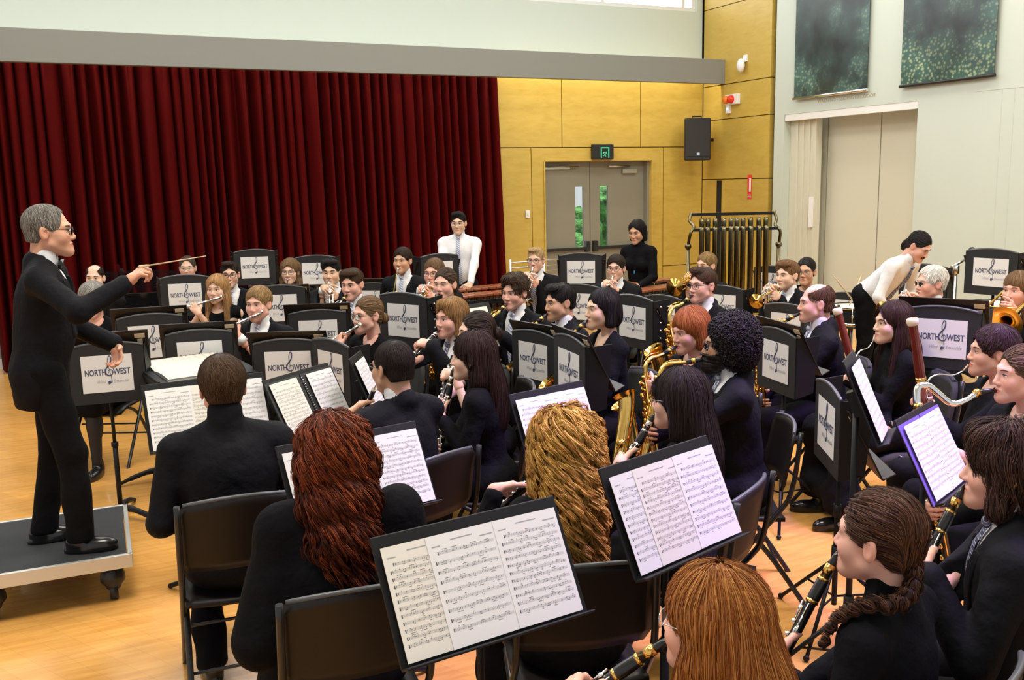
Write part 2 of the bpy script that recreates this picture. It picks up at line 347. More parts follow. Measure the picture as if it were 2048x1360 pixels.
# double doors
xm = onY(1178, 400, YB + .2)[0]; D0, D1 = dA[0] + .02, dB[0] - .03; yd = YB + .2; dr = []
zg = [onY(1160, 500, yd)[2], onY(1160, 373, yd)[2]]
for i, (x0, x1, gx) in enumerate(((D0, xm, (1149, 1166)), (xm, D1, (1198, 1215)))):
    g0, g1 = onY(gx[0], 430, yd)[0], onY(gx[1], 430, yd)[0]; b = MB()
    for q in ((x0 + .006, g0, 0.01, zd + .004), (g1, x1 - .006, .01, zd + .004), (g0, g1, .01, zg[0]), (g0, g1, zg[1], zd + .004)): b.box(((q[0] + q[1]) / 2, yd, (q[2] + q[3]) / 2), (q[1] - q[0], .05, q[3] - q[2]))
    d = struct(b, 'door_%d' % (i + 1), 'door_grey')
    b = MB(); b.box(((g0 + g1) / 2, yd, (zg[0] + zg[1]) / 2), (g1 - g0, .008, zg[1] - zg[0])); b.build('glass', 'pane', d)
    b = MB(); b.box(((x0 + x1) / 2, yd - .06, 1.02), ((x1 - x0) * .86, .04, .045)); b.box((x1 - .07 if i == 0 else x0 + .07, yd - .06, 1.05), (.07, .07, .16)); b.build('push_bar', 'black_plastic', d)
    b = MB(); b.box(((x0 + x1) / 2 + .2 * (1 if i else -1), yd - .04, zd - .16 if i else zd - .1), (.26 if i else .5, .07, .06 if i else .03)); b.rod((x1 - .3 if i else x0 + .1, yd - .07, zd - .08), ((x0 + x1) / 2 - .2 if i else x0 + .6, yd - .1, zd - .08), .012); b.build('closer', 'steel', d)
b = MB(); b.box((D1 + .012, YB + .15, zd / 2), (.05, .16, zd)); struct(b, 'trim_2', 'door_grey')
# beyond the doors: lawn, hedge trees and pale paving in daylight
mat('garden', (.05, .16, .03), .8, var=(6, .8), bump=(5, 1., .2)); mat('paving', (.75, .78, .8), .7); mat('lawn', (.12, .3, .06), .9)
b = MB(); b.box((8, 20, -.12), (20, 14.6, .1)); tag(b.build('paving', 'paving'), 'pale concrete paving outside the glass doors', 'paving', kind='structure')
for i, x in enumerate((7.2, 8.7, 10.2)):
    s_ = S(); r_ = np.random.RandomState(i)
    for k in range(9): s_.e((r_.uniform(-.6, .6), r_.uniform(-.4, .4), .9 + r_.uniform(-.7, 1.2)), r_.uniform(.35, .6), k=.1)
    V, Q = s_.mesh(.05, wrinkle(i, 12, .05)); b = MB(); b.add(V, Q); o = b.build('shrub', 'garden'); o.location = (x + 1.3, 17.2, 0)
    tag(o, 'leafy green shrub outside, %s' % ('left of the three past the door glass', 'middle of the three past the door glass', 'right of the three past the door glass')[i], 'shrub', 'shrubs outside the doors')
# exit sign over the doors
e = onY(1202, 304); b = MB(); b.box((0, 0, 0), (.36, .08, .225)); ex = b.build('exit_sign', 'black_plastic', bevel=.012); ex.location = (e[0], YB - .04, e[2]); tag(ex, 'black box exit sign with green running figure over the double doors', 'exit sign')
b = MB()
for x in (-.045, .085): b.box((x, -.043, -.01), (.018, .006, .16))
b.box((.02, -.043, .06), (.14, .006, .018)); b.box((.045, -.043, -.005), (.018, .006, .018))
for p, q in (((.045, -.02), (.02, -.05)), ((.02, -.05), (.035, -.085)), ((.02, -.05), (-.01, -.075)), ((.045, -.03), (.06, -.05)), ((.035, -.025), (.0, -.02)), ((0, -.02), (-.015, -.04))): b.rod((p[0], -.043, p[1] + .01), (q[0], -.043, q[1] + .01), .007, n=6)
b.build('running_figure', 'exit_green', ex)
e = onY(1055, 428); b = MB(); b.box((0, 0, 0), (.07, .02, .11)); o = b.build('light_switch', 'white_plastic', bevel=.004); o.location = (e[0], YB - .005, e[2]); tag(o, 'small white wall plate beside the door surround', 'switch')
b = MB(); b.box((0, .007, .02), (.03, .03, .04)); b.build('rocker', 'white_plastic', o); bpy.data.objects['rocker'].location = (0, -.012, -.02)
# right wall: timber part, black reveal, white part with the sliding fire door
yk0 = onX(1545, 0)[1]; yk1 = yk0 - .1; zl = [onX(1406, 359)[2], onX(1480, 235)[2], onX(1473, 165)[2], onX(1450, 11)[2]]
b = MB(); zz = [0] + zl + [6.9]
for i in range(5): b.box((XR + .04, (YB + yk0) / 2, (zz[i] + zz[i + 1]) / 2), (.08, YB - yk0, zz[i + 1] - zz[i] - g))
struct(b, 'wall_right', 'ply')
b = MB(); b.box((XR + .12, (YB + yk1) / 2 + .12, 3.45), (.08, YB - yk1 + .34, 6.9)); b.box((XR + .03, YB + .09, 3.45), (.1, .02, 6.9)); struct(b, 'trim_3', 'dark_gap')
b = MB(); y0 = onX(1434, 390)[1]; y1 = onX(1443, 390)[1]; b.box((XR - .004, (y0 + y1) / 2, zl[0] / 2 - .01), (.01, y0 - y1, zl[0] - .02)); struct(b, 'trim_4', 'dark_gap')
oA, oB = onX(1569, 229.6), onX(1836.5, 201); zo = oA[2]; yA, yB_ = oA[1], oB[1]
b = MB(); b.box((XR + .1, (yk1 + yA) / 2, 3.45), (.2, yk1 - yA, 6.9)); b.box((XR + .1, (yA + yB_) / 2, (zo + 6.9) / 2), (.2, yA - yB_, 6.9 - zo)); b.box((XR + .1, (yB_ - 4) / 2, 3.45), (.2, yB_ + 4, 6.9)); struct(b, 'wall_right_white', 'white_paint')
b = MB(); zc = onX(2000, 178)[2]
for q in (onX(2005, 178)[1], onX(2030, 176)[1], onX(1952, 178)[1] - 3): b.box((XR - .001, q, zc / 2), (.004, .008, zc))
b.box((XR - .001, (yB_ - 4) / 2 - .4, zc), (.004, yB_ + 3.2, .008)); struct(b, 'trim_5', 'white_paint')
b = MB(); b.box((XR + .36, (yA + yB_) / 2, zo / 2), (.04, yA - yB_ + .4, zo)); ys = [onX(x, 230, XR + .34)[1] for x in (1658, 1764)]; struct(b, 'wall_recess', 'door_white')
b = MB(); [b.box((XR + .338, y, zo / 2), (.006, .01, zo)) for y in ys]; struct(b, 'trim_6', 'door_grey')
ye = onX(1623, 236)[1]; b = MB(); b.box((XR + .16, (yA + ye) / 2, zo / 2 - .03), (.09, yA - ye, zo - .06)); sd = struct(b, 'door_3', 'door_white', bevel=.006)
b = MB(); b.box((XR + .1, ye + .05, 1.55), (.05, .07, .42)); b.build('latch_plate', 'white_plastic', sd)
b = MB(); [b.box((XR + .105, yA - (yA - ye) * f, zo / 2 - .03), (.02, .035, zo - .1)) for f in (.3, .52, .74, .97)]; b.build('edge_strip', 'door_white', sd)
b = MB(); b.box((XR + .05, (yA + yB_) / 2, zo - .045), (.09, yA - yB_ - .02, .09)); struct(b, 'trim_7', 'skirting')
# lettering over the fire door
def text_mesh(txt, size, name, shear=0., thin=.0, ext=.0015):
    c = bpy.data.curves.new(name, 'FONT'); c.body = txt; c.size = size; c.align_x = 'CENTER'; c.align_y = 'CENTER'; c.extrude = ext; c.shear = shear; c.offset = thin; c.resolution_u = 3
    o = bpy.data.objects.new(name, c); COL.objects.link(o); dg = bpy.context.evaluated_depsgraph_get(); me = bpy.data.meshes.new_from_object(o.evaluated_get(dg))
    COL.objects.unlink(o); bpy.data.objects.remove(o); return me
def mesh_arrays(me):
    V = np.empty(len(me.vertices) * 3); me.vertices.foreach_get('co', V); return V.reshape(-1, 3), [tuple(p.vertices) for p in me.polygons]
t0, t1 = onX(1635, 203), onX(1752, 190); V, Fc = mesh_arrays(text_mesh('WARNING - SLIDING FIRE DOOR', .1, 'lettering')); V = V / (V[:, 0].max() - V[:, 0].min()) * (t0[1] - t1[1])
b = MB(); b.add(np.c_[np.full(len(V), XR - .003) - V[:, 2], -V[:, 0], V[:, 1] * .9] + A([0, (t0[1] + t1[1]) / 2, (t0[2] + t1[2]) / 2]), Fc, smooth=False); tag(b.build('lettering', 'letter'), 'beige capital lettering on the white wall over the sliding fire door', 'lettering')
# hanging forest picture banners
def banner(name, label, q, seed):
    p = [onX(*c) for c in q]; ya, yb_ = p[0][1], p[1][1]; z0 = (p[0][2] + p[1][2]) / 2; W, hh_ = ya - yb_, 6.3 - z0
    m = mat('banner_%d' % seed, (.1, .15, .13), .3); nt = m.node_tree; bs = nt.nodes['Principled BSDF']; N, L = nt.nodes.new, nt.links.new
    tc = N('ShaderNodeTexCoord'); sep = N('ShaderNodeSeparateXYZ'); L(tc.outputs['Generated'], sep.inputs[0])
    n1 = N('ShaderNodeTexNoise'); n1.inputs['Scale'].default_value = 2.2; n1.inputs['Detail'].default_value = 8; n1.inputs['Distortion'].default_value = .1; L(tc.outputs['Object'], n1.inputs['Vector'])
    n2 = N('ShaderNodeTexVoronoi'); n2.inputs['Scale'].default_value = 24; L(tc.outputs['Object'], n2.inputs['Vector'])
    cr = N('ShaderNodeValToRGB'); e = cr.color_ramp.elements; e[0].position = .32; e[0].color = (.006, .009, .01, 1); e[1].position = .75; e[1].color = (.10, .2, .2, 1); k = e.new(.5); k.color = (.025, .045, .045, 1); L(n1.outputs[0], cr.inputs[0])
    lf = N('ShaderNodeValToRGB'); e = lf.color_ramp.elements; e[0].position = .18; e[0].color = (.42, .5, .27, 1); e[1].position = .5; e[1].color = (.03, .09, .06, 1); L(n2.outputs['Distance'], lf.inputs[0])
    ms = N('ShaderNodeMath'); ms.operation = 'MULTIPLY_ADD'; L(n1.outputs[0], ms.inputs[0]); ms.inputs[1].default_value = 2.2
    z_ = N('ShaderNodeMapRange'); z_.inputs[1].default_value = 0; z_.inputs[2].default_value = .35 if seed == 2 else .5; z_.inputs[3].default_value = -.55 if seed == 2 else -1.0; z_.inputs[4].default_value = -1.2; L(sep.outputs[2], z_.inputs[0]); L(z_.outputs[0], ms.inputs[2])
    cl = N('ShaderNodeClamp'); L(ms.outputs[0], cl.inputs[0]); mx = N('ShaderNodeMix'); mx.data_type = 'RGBA'; L(cl.outputs[0], mx.inputs[0]); L(cr.outputs[0], mx.inputs[6]); L(lf.outputs[0], mx.inputs[7]); L(mx.outputs[2], bs.inputs['Base Color'])
    b = MB(); yy = np.linspace(-W / 2, W / 2, 25); V = np.concatenate([np.c_[-.012 * np.cos(yy / W * 9 + seed) , yy, np.full(25, z)] for z in (0, hh_)]); V2 = V + A([.006, 0, 0])
    b.add(np.concatenate([V, V2]), [(i, i + 1, i + 26, i + 25) for i in range(24)] + [(50 + i, 75 + i, 76 + i, 51 + i) for i in range(24)])
    o = b.build(name, m); o.location = (XR - .05, (ya + yb_) / 2, z0); tag(o, label, 'banner')
    r = MB(); r.rod((0, -W / 2 - .02, .0), (0, W / 2 + .02, 0), .02); r.build('bottom_rail', 'silver' if seed == 1 else 'black_plastic', o)
banner('picture_banner', 'tall dark forest picture banner with white bottom rail over the fire door', [(1594, 198), (1738, 180)], 1)
banner('picture_banner', 'tall forest picture banner with pale leaves at its foot, nearer the camera', [(1808, 174), (1993, 149.6)], 2)
# wall fittings
p = onX(1489, 131); b = MB(); b.ball((-.07, 0, 0), (.05, .075, .1)); o = b.build('motion_sensor', 'white_plastic'); o.location = p; tag(o, 'white rounded motion sensor high on the timber wall', 'sensor')
b = MB(); b.box((-.01, -.03, .1), (.02, .09, .1)); b.rod((-.01, -.02, .08), (-.07, 0, .03), .018); b.build('bracket', 'white_plastic', o)
p = onX(1468, 199); b = MB(); b.box((-.03, 0, 0), (.06, .3, .15)); o = b.build('strobe_unit', 'white_plastic', bevel=.008); o.location = p; tag(o, 'white alarm box with red and orange lenses on the timber wall', 'alarm')
b = MB(); b.lathe([(.0, .06), (.045, .055), (.055, .04), (.06, 0)], (-.06, -.02, 0), roty(-math.pi / 2)); b.build('red_lens', 'red_lens', o)
b = MB(); b.lathe([(.0, .06), (.045, .055), (.055, .04), (.06, 0)], (-.06, .095, 0), roty(-math.pi / 2)); b.build('orange_lens', 'orange_lens', o)
p = onX(1459.5, 217); b = MB(); b.box((-.025, 0, 0), (.05, .08, .15)); o = b.build('call_unit', 'white_plastic', bevel=.006); o.location = p; tag(o, 'small white wall unit with blue light under the alarm box', 'wall unit')
b = MB(); b.box((-.051, 0, -.01), (.004, .04, .04)); b.build('indicator', 'blue_led', o)
p = onX(1499.5, 374); b = MB(); b.box((-.004, 0, 0), (.006, .09, .36)); o = b.build('fire_sign', 'red_sign'); o.location = p; tag(o, 'narrow red and white safety sign on the timber wall', 'sign')
b = MB(); b.box((-.009, -.015, .03), (.004, .035, .2)); [b.box((-.009, 0, -.12 - i * .025), (.004, .08, .01)) for i in range(2)]; b.build('marking', 'white_plastic', o)
# loudspeaker in the corner
p0 = onX(1424, 280); p = p0 + A([-.40, -.12, 0]); b = MB(); yw = math.radians(-38); hs_ = (onX(1424, 238)[2] - onX(1424, 327)[2]) / 2 * .93
poly = [(-.195, -.15), (.195, -.15), (.205, -.1), (.13, .14), (-.13, .14), (-.205, -.1)]; b.prism(poly, 2 * hs_, o=(0, 0, -hs_)); sp = b.build('loudspeaker', 'black_plastic', bevel=.02); sp.location = p; sp.rotation_euler = (0, 0, yw + .25); tag(sp, 'black loudspeaker mounted in the corner beside the double doors', 'loudspeaker')
mat('grille', (.02, .02, .021), .6, bump=(300, .6)); b = MB(); b.box((0, -.155, .03), (.36, .015, hs_ * 1.8)); b.build('grille', 'grille', sp, bevel=.006)
b = MB(); b.box((0, -.165, -hs_ * .7), (.045, .004, .045)); b.build('badge', 'silver', sp)
b = MB(); b.tube([(-.06, 0, hs_), (-.06, 0, hs_ + .03), (.08, 0, hs_ + .03), (.08, 0, hs_)], .012); b.build('handle', 'black_plastic', sp)
b = MB(); b.rod((0, .1, 0), tuple(rotz(-(yw + .25)) @ (A([XR, p[1] + .1, p[2]]) - p)), .025); b.build('bracket', 'black_plastic', sp)
# the red stage curtain
xc0, xc1 = onY(14, 300, YB - .25)[0] - .3, onY(989, 170, YB - .25)[0]; n = 900; t = np.linspace(0, 1, n); r_ = np.random.RandomState(4)
ph = np.cumsum(np.interp(np.arange(n), np.arange(0, n + 16, 16), r_.uniform(.45, 1.75, len(np.arange(0, n + 16, 16))))); ph = ph / ph[-1] * 2 * math.pi * 46; amp = .5 + .5 * np.sin(t * 37 + 1) * np.sin(t * 91)
rows = np.r_[np.linspace(0.02, zb0 - .35, 10), np.linspace(zb0 - .3, zb0 + .25, 10)]; V = []
for z in rows:
    f = (z - .02) / (zb0 + .2); y = YB - .25 + (.1 + .04 * amp) * np.sin(ph + .3 * f * np.sin(t * 60)) * (1.1 - .3 * f) + .03 * np.sin(ph * 2.1 + 1) * (1 - .5 * f)
    V.append(np.c_[xc0 + (xc1 - xc0) * t + (1 - f) * .09 * t + .02 * np.cos(ph), y, np.full(n, z)])
V = np.concatenate(V); m_ = len(rows); i = np.arange(m_ - 1)[:, None] * n; j = np.arange(n - 1)[None]
b = MB(); b.add(V, np.stack([i + j, i + j + 1, i + n + j + 1, i + n + j], -1).reshape(-1, 4)); o = b.build('stage_curtain', 'velvet'); md = o.modifiers.new('s', 'SOLIDIFY'); md.thickness = .006
tag(o, 'wide deep red pleated stage curtain hanging along the back wall', 'curtain')
# ---------------------------------------------------------------- people
SKIN = {'fair': (.70, .42, .31), 'pink': (.72, .40, .31), 'tan': (.58, .33, .21), 'light': (.72, .47, .35), 'brown': (.42, .22, .13), 'asian': (.68, .44, .30)}
def head_ops(st, neck_to):
    s = S(); w = st.get('jaw', 1.0); nl = st.get('nose', 1.0)
    s.e((0, -.016, .034), (.077, .097, .085))
    s.e((0, .026, -.03), (.062 * w, .066, .088), k=.03)
    for x in (-1, 1):
        s.c((x * .004, .074, -.098), (x * .05 * w, .012, -.062), .021, .02, k=.03)
        s.e((x * .04, .058, -.032), (.024, .026, .026), k=.03)
        s.c((x * .008, .083, .021), (x * .042, .07, .02), .011, k=.02)
    for x in (-1, 1):
        s.e((x * .031, .1, -.001), (.018, .017, .0125), k=.014, op=-1)
        s.e((x * .031, .071, .0), (.0145, .014, .0125), k=.006)
    s.c((0, .086, .008), (0, .106 * (.97 + .03 * nl), -.033), .0065, .0115, k=.012)
    for x in (-1, 1): s.e((x * .0115, .096, -.038), (.0085, .011, .0075), k=.008)
    s.e((0, .084, -.068), (.024, .014, .016), k=.014)
    s.e((0, .0915, -.0635), (.021, .0085, .0045), k=.005); s.e((0, .0905, -.0735), (.018, .0085, .0055), k=.005)
    s.e((0, .108, -.0685), (.026, .014, .0016), k=.004, op=-1)
    s.e((0, .082, -.101), (.018, .015, .014), k=.015)
    for x in (-1, 1):
        R = rotz(x * .35) @ rotx(.12)
        s.e((x * .079, -.012, -.008), (.0085, .02, .033), k=.008, R=R)
        s.e((x * .087, -.006, -.004), (.0055, .012, .02), k=.006, op=-1, R=R)
    s.c((0, -.032, -.05), neck_to, .053 * st.get('neck', 1.), .056 * st.get('neck', 1.), k=.025)
    return s
def head_mesh(mb, st, neck_to, h, X):
    """skin of the head with eyes, brows and lips; X maps head space into body space"""
    sk = A(SKIN[st['skin']]) if isinstance(st['skin'], str) else A(st['skin'])
    V, Q = head_ops(st, neck_to).mesh(h)
    c = np.tile(sk, (len(V), 1)); ax = np.abs(V[:, 0])
    def blend(w, k): c[:] = c * (1 - w[:, None]) + A(k) * w[:, None]
    red = sk * A([1.06, .74, .7])
    g = lambda p, r: np.exp(-(((V - A(p)) / r) ** 2).sum(1))
    gs = lambda p, r: np.exp(-(((np.c_[ax, V[:, 1:]] - A(p)) / r) ** 2).sum(1))
    blend(.5 * gs((.043, .075, -.035), .022) + .4 * g((0, .11, -.036), .014) + .4 * gs((.084, -.01, -.01), .025), red)
    lip = st.get('lip', sk * A([.82, .5, .5]))
    m = ((V[:, 0] / .023) ** 2 + ((V[:, 2] + .0687) / .0105) ** 2 < 1) & (V[:, 1] > .085); c[m] = lip
    if st.get('stubble'): blend(.45 * ((V[:, 2] < -.035 - .25 * np.maximum(.05 - V[:, 1], 0)) & (V[:, 2] > -.125) & (V[:, 1] > 0)), st['stubble'])
    mb.add(X(V), Q, 0, c)
    hc = A(st['hair'][1]); bc = np.minimum(hc * .7, .3)
    for x in (-1, 1):
        e = MB(); e.ball((x * .031, .0795, -.001), (.0138, .0075, .0062 * st.get('eye', 1.)), n=20, k=12, R=rotz(-x * .22))
        v = e.V[0]; d = np.hypot(v[:, 0] - x * .0305 - st.get('gaze', 0) * .004, v[:, 2] + .0005); ec = np.tile((.78, .74, .72), (len(v), 1)); ec[d < .0062] = st.get('iris', (.05, .03, .02)); ec[d < .0025] = .01
        mb.add(X(v), e.Q[0][0], 0, ec)
        t = np.linspace(-1, 1, 7); r3 = MB()
        r3.tube(np.c_[x * .031 + t * .0145, .0862 - .004 * t ** 2 - x * t * .0035, .0052 * st.get('eye', 1.) * (1 - .75 * t ** 2) + .0003], .0013, 5)
        mb.add(X(r3.V[0]), r3.Q[0][0], 0, bc * .4 + .005)
        r3 = MB(); bz = .0215 + st.get('brow', 0)
        r3.tube(np.c_[x * (.031 + x * t * .02), .0905 - .0035 * (t * x + .3) ** 2 - .004 * (t * x), bz + .003 - .0045 * (t * x - .25) ** 2], (.0026 if st.get('fem') else .0036) * (1.15 - .35 * np.abs(t)), 6, zh=(0, 1, 0))
        mb.add(X(r3.V[0]), r3.Q[0][0], 0, bc)
HAIRDEF = dict(n=420, L=.07, r=.0013, curl=0., fr=60., cl=1, cw=.004)
def hair_ops(style, o):
    """solid of the hairdo in head space and strand settings"""
    s = S(); t = o.get('t', 0.); P = dict(HAIRDEF); two = (-1, 1)
    def cap(t, y=0): s.e((0, -.017 + y, .038), (.08 + t, .1 + t, .088 + t), k=.02)
    def face(dz=0., w=.07, k=.012): s.e((0, .115, -.03 + dz), (w, .08, .104), k=k, op=-1)
    def ears(): [s.e((x * .09, .002, -.022), (.03, .03, .042), k=.01, op=-1) for x in two]
    def neckline(z): s.p((0, -.15, -1), z)
    if style in ('short', 'quiff', 'crop', 'wave'):
        cap(.002 + t); s.e((0, -.06, -.025), (.064, .044, .052), k=.02)
        if style == 'quiff': s.e((.012, .048, .104 + t), (.054, .045, .026), k=.02)
        if style == 'wave': s.e((.0, .045, .1), (.068, .05, .03), k=.02); s.e((.05, .03, .07), (.035, .05, .045), k=.02)
        face(o.get('dz', 0), o.get('w', .068)); ears(); neckline(.058); P.update(n=1500, L=.05 if style != 'wave' else .09, flow='crown')
    elif style == 'balding':
        cap(.0); s.e((0, -.06, -.03), (.066, .046, .055), k=.02); s.e((0, .05, .115), (.062, .115, .055 + .04 * o.get('b', 0)), k=.01, op=-1); face(.03, .08); ears(); neckline(.06); P.update(n=1100, L=.04, flow='crown')
    elif style == 'bob':
        cap(.006 + t)
        for x in two: s.c((x * .066, -.02, .04), (x * .072, -.015, -.085), .034, .03, k=.03)
        s.e((0, -.07, -.04), (.08, .052, .085), k=.03); face(o.get('dz', 0), .064); s.p((0, .1, -1), .105); P.update(n=1300, L=.15, flow='down')
    elif style in ('long', 'longback', 'curls', 'longwave'):
        L = o.get('L', .3); W = o.get('W', .085); cap(.008 + t)
        for x in two: s.c((x * .062, -.025, .05), (x * .068, -.035, -.12), .036, .04, k=.03)
        n = 5
        for i in range(n):
            f = i / (n - 1.); s.e((0, -.075 - .045 * min(1, f * 2) - o.get('back', 0) * f, -.03 - f * (L - .06)), (W * (1 - .12 * f * o.get('taper', 1)), .05 + .008 * math.sin(f * 3), .085), k=.03)
        if style != 'longback' and not o.get('nofront'):
            for x in two: s.c((x * .075, -.005, -.06), (x * .088, .045, -o.get('F', .28)), .03, .02, k=.03)
        face(o.get('dz', 0), o.get('w', .062))
        if o.get('ear'): ears()
        P.update(n=1500, L=L, flow='down')
        if style == 'curls': P.update(curl=.010, fr=o.get('fr', 75.), n=1000)
        if style == 'longwave': P.update(curl=.005, fr=45.)
    elif style in ('bun', 'pony', 'braid', 'lowpony'):
        cap(.001); s.e((0, -.062, -.02), (.064, .044, .05), k=.02); face(.004, .072); [s.e((x * .09, .004, -.02), (.024, .026, .036), k=.01, op=-1) for x in two]; neckline(.066)
        if style == 'bun': s.e((0, -.125, o.get('bz', -.01)), (.042, .035, .038), k=.008)
        if style == 'pony': s.c((0, -.11, .02), (0, -.135, -.16), .032, .02, k=.02)
        if style == 'lowpony': s.e((0, -.1, -.055), (.05, .035, .06), k=.02)
        if style == 'braid':
            p = smooth_path([(0, -.09, -.05), (-.045, -.105, -.09), (-.095, -.085, -.115), (-.14, -.02, -.125), (-.168, .03, -.165), (-.172, .06, -.245)], 4)
            for i, q in enumerate(p): s.e(q + A([.008 * (-1) ** i, .004 * (-1) ** i, 0]), .0185 - .0095 * i / len(p), k=.006)
        P.update(n=1500, L=.08, flow='back')
    elif style == 'afro':
        s.e((0, -.04, .045), (.125, .125, .12), k=.03); s.e((0, -.07, -.03), (.105, .085, .1), k=.04)
        for x in two: s.e((x * .07, -.03, -.02), (.045, .06, .09), k=.03)
        face(.01, .07); P.update(n=3200, L=.03, curl=.006, fr=210., r=.0022, flow='out')
    elif style == 'curly':
        cap(.014 + t); s.e((0, .04, .1), (.065, .055, .035), k=.02); s.e((0, -.07, -.02), (.07, .05, .055), k=.02); face(.012, .068); ears(); neckline(.06); P.update(n=1500, L=.035, curl=.006, fr=150., r=.0016, flow='crown')
    elif style == 'shaggy':
        cap(.012 + t); s.e((0, -.075, -.05), (.082, .055, .085), k=.03)
        for x in two: s.c((x * .068, -.005, .03), (x * .076, .01, -.1), .026, .022, k=.03)
        s.e((0, .055, .095), (.06, .04, .03), k=.02); face(.0, .064); P.update(n=900, L=.12, curl=.006, fr=35., flow='down')
    P.update({k: o[k] for k in ('n', 'r', 'curl', 'fr') if k in o}); P.update({k: o[k] for k in ('cl', 'cw') if k in o}); return s, P
def hair_mesh(mb, style, col, o, h, X, seed, dens=1.0, only=None):
    s, P = hair_ops(style, o); r = np.random.RandomState(seed); col = A(col); col2 = A(o.get('col2', col * 1.9 + .006))
    bump = wrinkle(seed, 55 if style in ('curls', 'afro', 'curly') else 38, .0035 if style in ('afro', 'curly', 'curls') else .0007, (1, 1, 1) if style in ('afro', 'curly') else (1, 1, .25))
    V, Q = s.mesh(h, bump)
    if o.get('ends') is not None: pass
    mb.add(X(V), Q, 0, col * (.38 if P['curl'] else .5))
    n = int(P['n'] * dens); K = 12 if P['curl'] else 8
    if P['curl'] and style != 'afro' and P['L'] > .1: K = 26
    top = np.flatnonzero(V[:, 2] > .055); tt = np.flatnonzero(V[:, 2] > .112); tt = tt if len(tt) else top; u_ = r.rand(n); dn = P['flow'] == 'down'; p = V[np.where(u_ < (.2 if dn else .06), tt[r.randint(0, len(tt), n)], np.where(u_ < (.45 if dn else .06), top[r.randint(0, len(top), n)], r.randint(0, len(V), n)))]; path = []; L = P['L'] * r.uniform(.5, 1.1, n)
    if P['flow'] == 'down' and P['L'] > .1:  # begin the locks higher up so that they hang
        p = p.copy()
    step = L / (K - 1); ph = r.uniform(0, 6.28, n); fq = P['fr'] * r.uniform(.75, 1.25, n); lift = r.uniform(.001, .006 if P['curl'] else .0035, n); eps = 1e-3
    cr = A([0, -.03, .135]); nn = None; d = None
    jit = r.normal(size=(n, 3)) * .25
    for i in range(K):
        f0 = s.at(p); g = np.stack([s.at(p + eps * e) - f0 for e in np.eye(3)], -1); nn = nrm(g)
        p = p - nn * (f0 - lift)[:, None]; path.append((p.copy(), nn))
        if P['flow'] == 'out': d = nrm(r.normal(size=(n, 3))) if i == 0 else d
        elif P['flow'] == 'crown': d = nrm(p - cr) * .6 + A([.25 * o.get('part', 1.), .0, 0]) * (p[:, 2:] > .09) + jit * .5
        elif P['flow'] == 'back': d = A([0, -1., -.2]) * np.clip((p[:, 1:2] + .09) / .04, 0, 1) + A([0, 0, -1.]) * np.clip((-.05 - p[:, 1:2]) / .05, .0, 1) * .8 + jit * .2
        else: d = nrm(p - A([0, -.01, .15])) * np.clip((p[:, 2:] + .05) / .1, 0, 1) * .9 + A([0, 0, -1.]) * np.clip((.1 - p[:, 2:]) / .1, 0.1, 1) + jit * .22
        d = d - nn * (d * nn).sum(1, keepdims=True); d = nrm(d); p = p + d * step[:, None]
    C = np.stack([q for q, _ in path], 1); Nn = np.stack([q for _, q in path], 1)
    T = np.empty_like(C); T[:, 1:-1] = C[:, 2:] - C[:, :-2]; T[:, 0] = C[:, 1] - C[:, 0]; T[:, -1] = C[:, -1] - C[:, -2]; T = nrm(T); B = np.cross(T, Nn)
    if P['curl']:
        sd = np.arange(K)[None] * step[:, None] * fq[:, None] + ph[:, None]; am = P['curl'] * np.minimum(1, np.arange(K) / 4.)[None]
        C = C + (np.cos(sd) * am)[..., None] * B + ((np.sin(sd) * .7 + .6) * am)[..., None] * Nn
        T[:, 1:-1] = C[:, 2:] - C[:, :-2]; T[:, 0] = C[:, 1] - C[:, 0]; T[:, -1] = C[:, -1] - C[:, -2]; T = nrm(T); B = nrm(np.cross(T, Nn))
    if P['cl'] > 1:
        m = P['cl']; of = r.normal(size=(n, m, 2)) * P['cw']; tp = (1.25 - .75 * np.arange(K) / (K - 1.))[None, None, :, None]
        C = (C[:, None] + of[:, :, 0][:, :, None, None] * B[:, None] * tp + np.abs(of[:, :, 1])[:, :, None, None] * Nn[:, None] * tp).reshape(-1, K, 3); T, B, Nn = [np.repeat(q, m, 0) for q in (T, B, Nn)]; n = n * m
    rad = (P['r'] * r.uniform(.6, 1.3, n))[:, None] * np.sqrt(np.clip(1.03 - (np.arange(K) / (K - 1.))[None] ** 3, .05, 1)); rad = rad[..., None]
    VV = np.stack([C + B * rad, C + np.cross(B, T) * rad * -.6, C - B * rad], 2).reshape(-1, 3)
    i = (np.arange(n)[:, None, None] * K + np.arange(K - 1)[None, :, None]) * 3; j = np.arange(3)[None, None]; j2 = (j + 1) % 3
    QQ = np.stack([i + j, i + 3 + j, i + 3 + j2, i + j2], -1).reshape(-1, 4)
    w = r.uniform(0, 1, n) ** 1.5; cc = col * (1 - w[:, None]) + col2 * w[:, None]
    if o.get('tipcol') is not None:
        f = np.clip((np.arange(K) / (K - 1.))[None, :, None] * 1.2 - .3, 0, 1); CC = cc[:, None] * (1 - f) + A(o['tipcol']) * f
    else: CC = np.repeat(cc[:, None], K, 1)
    mb.add(X(VV), QQ, 0, np.repeat(CC.reshape(-1, 3), 3, 0))
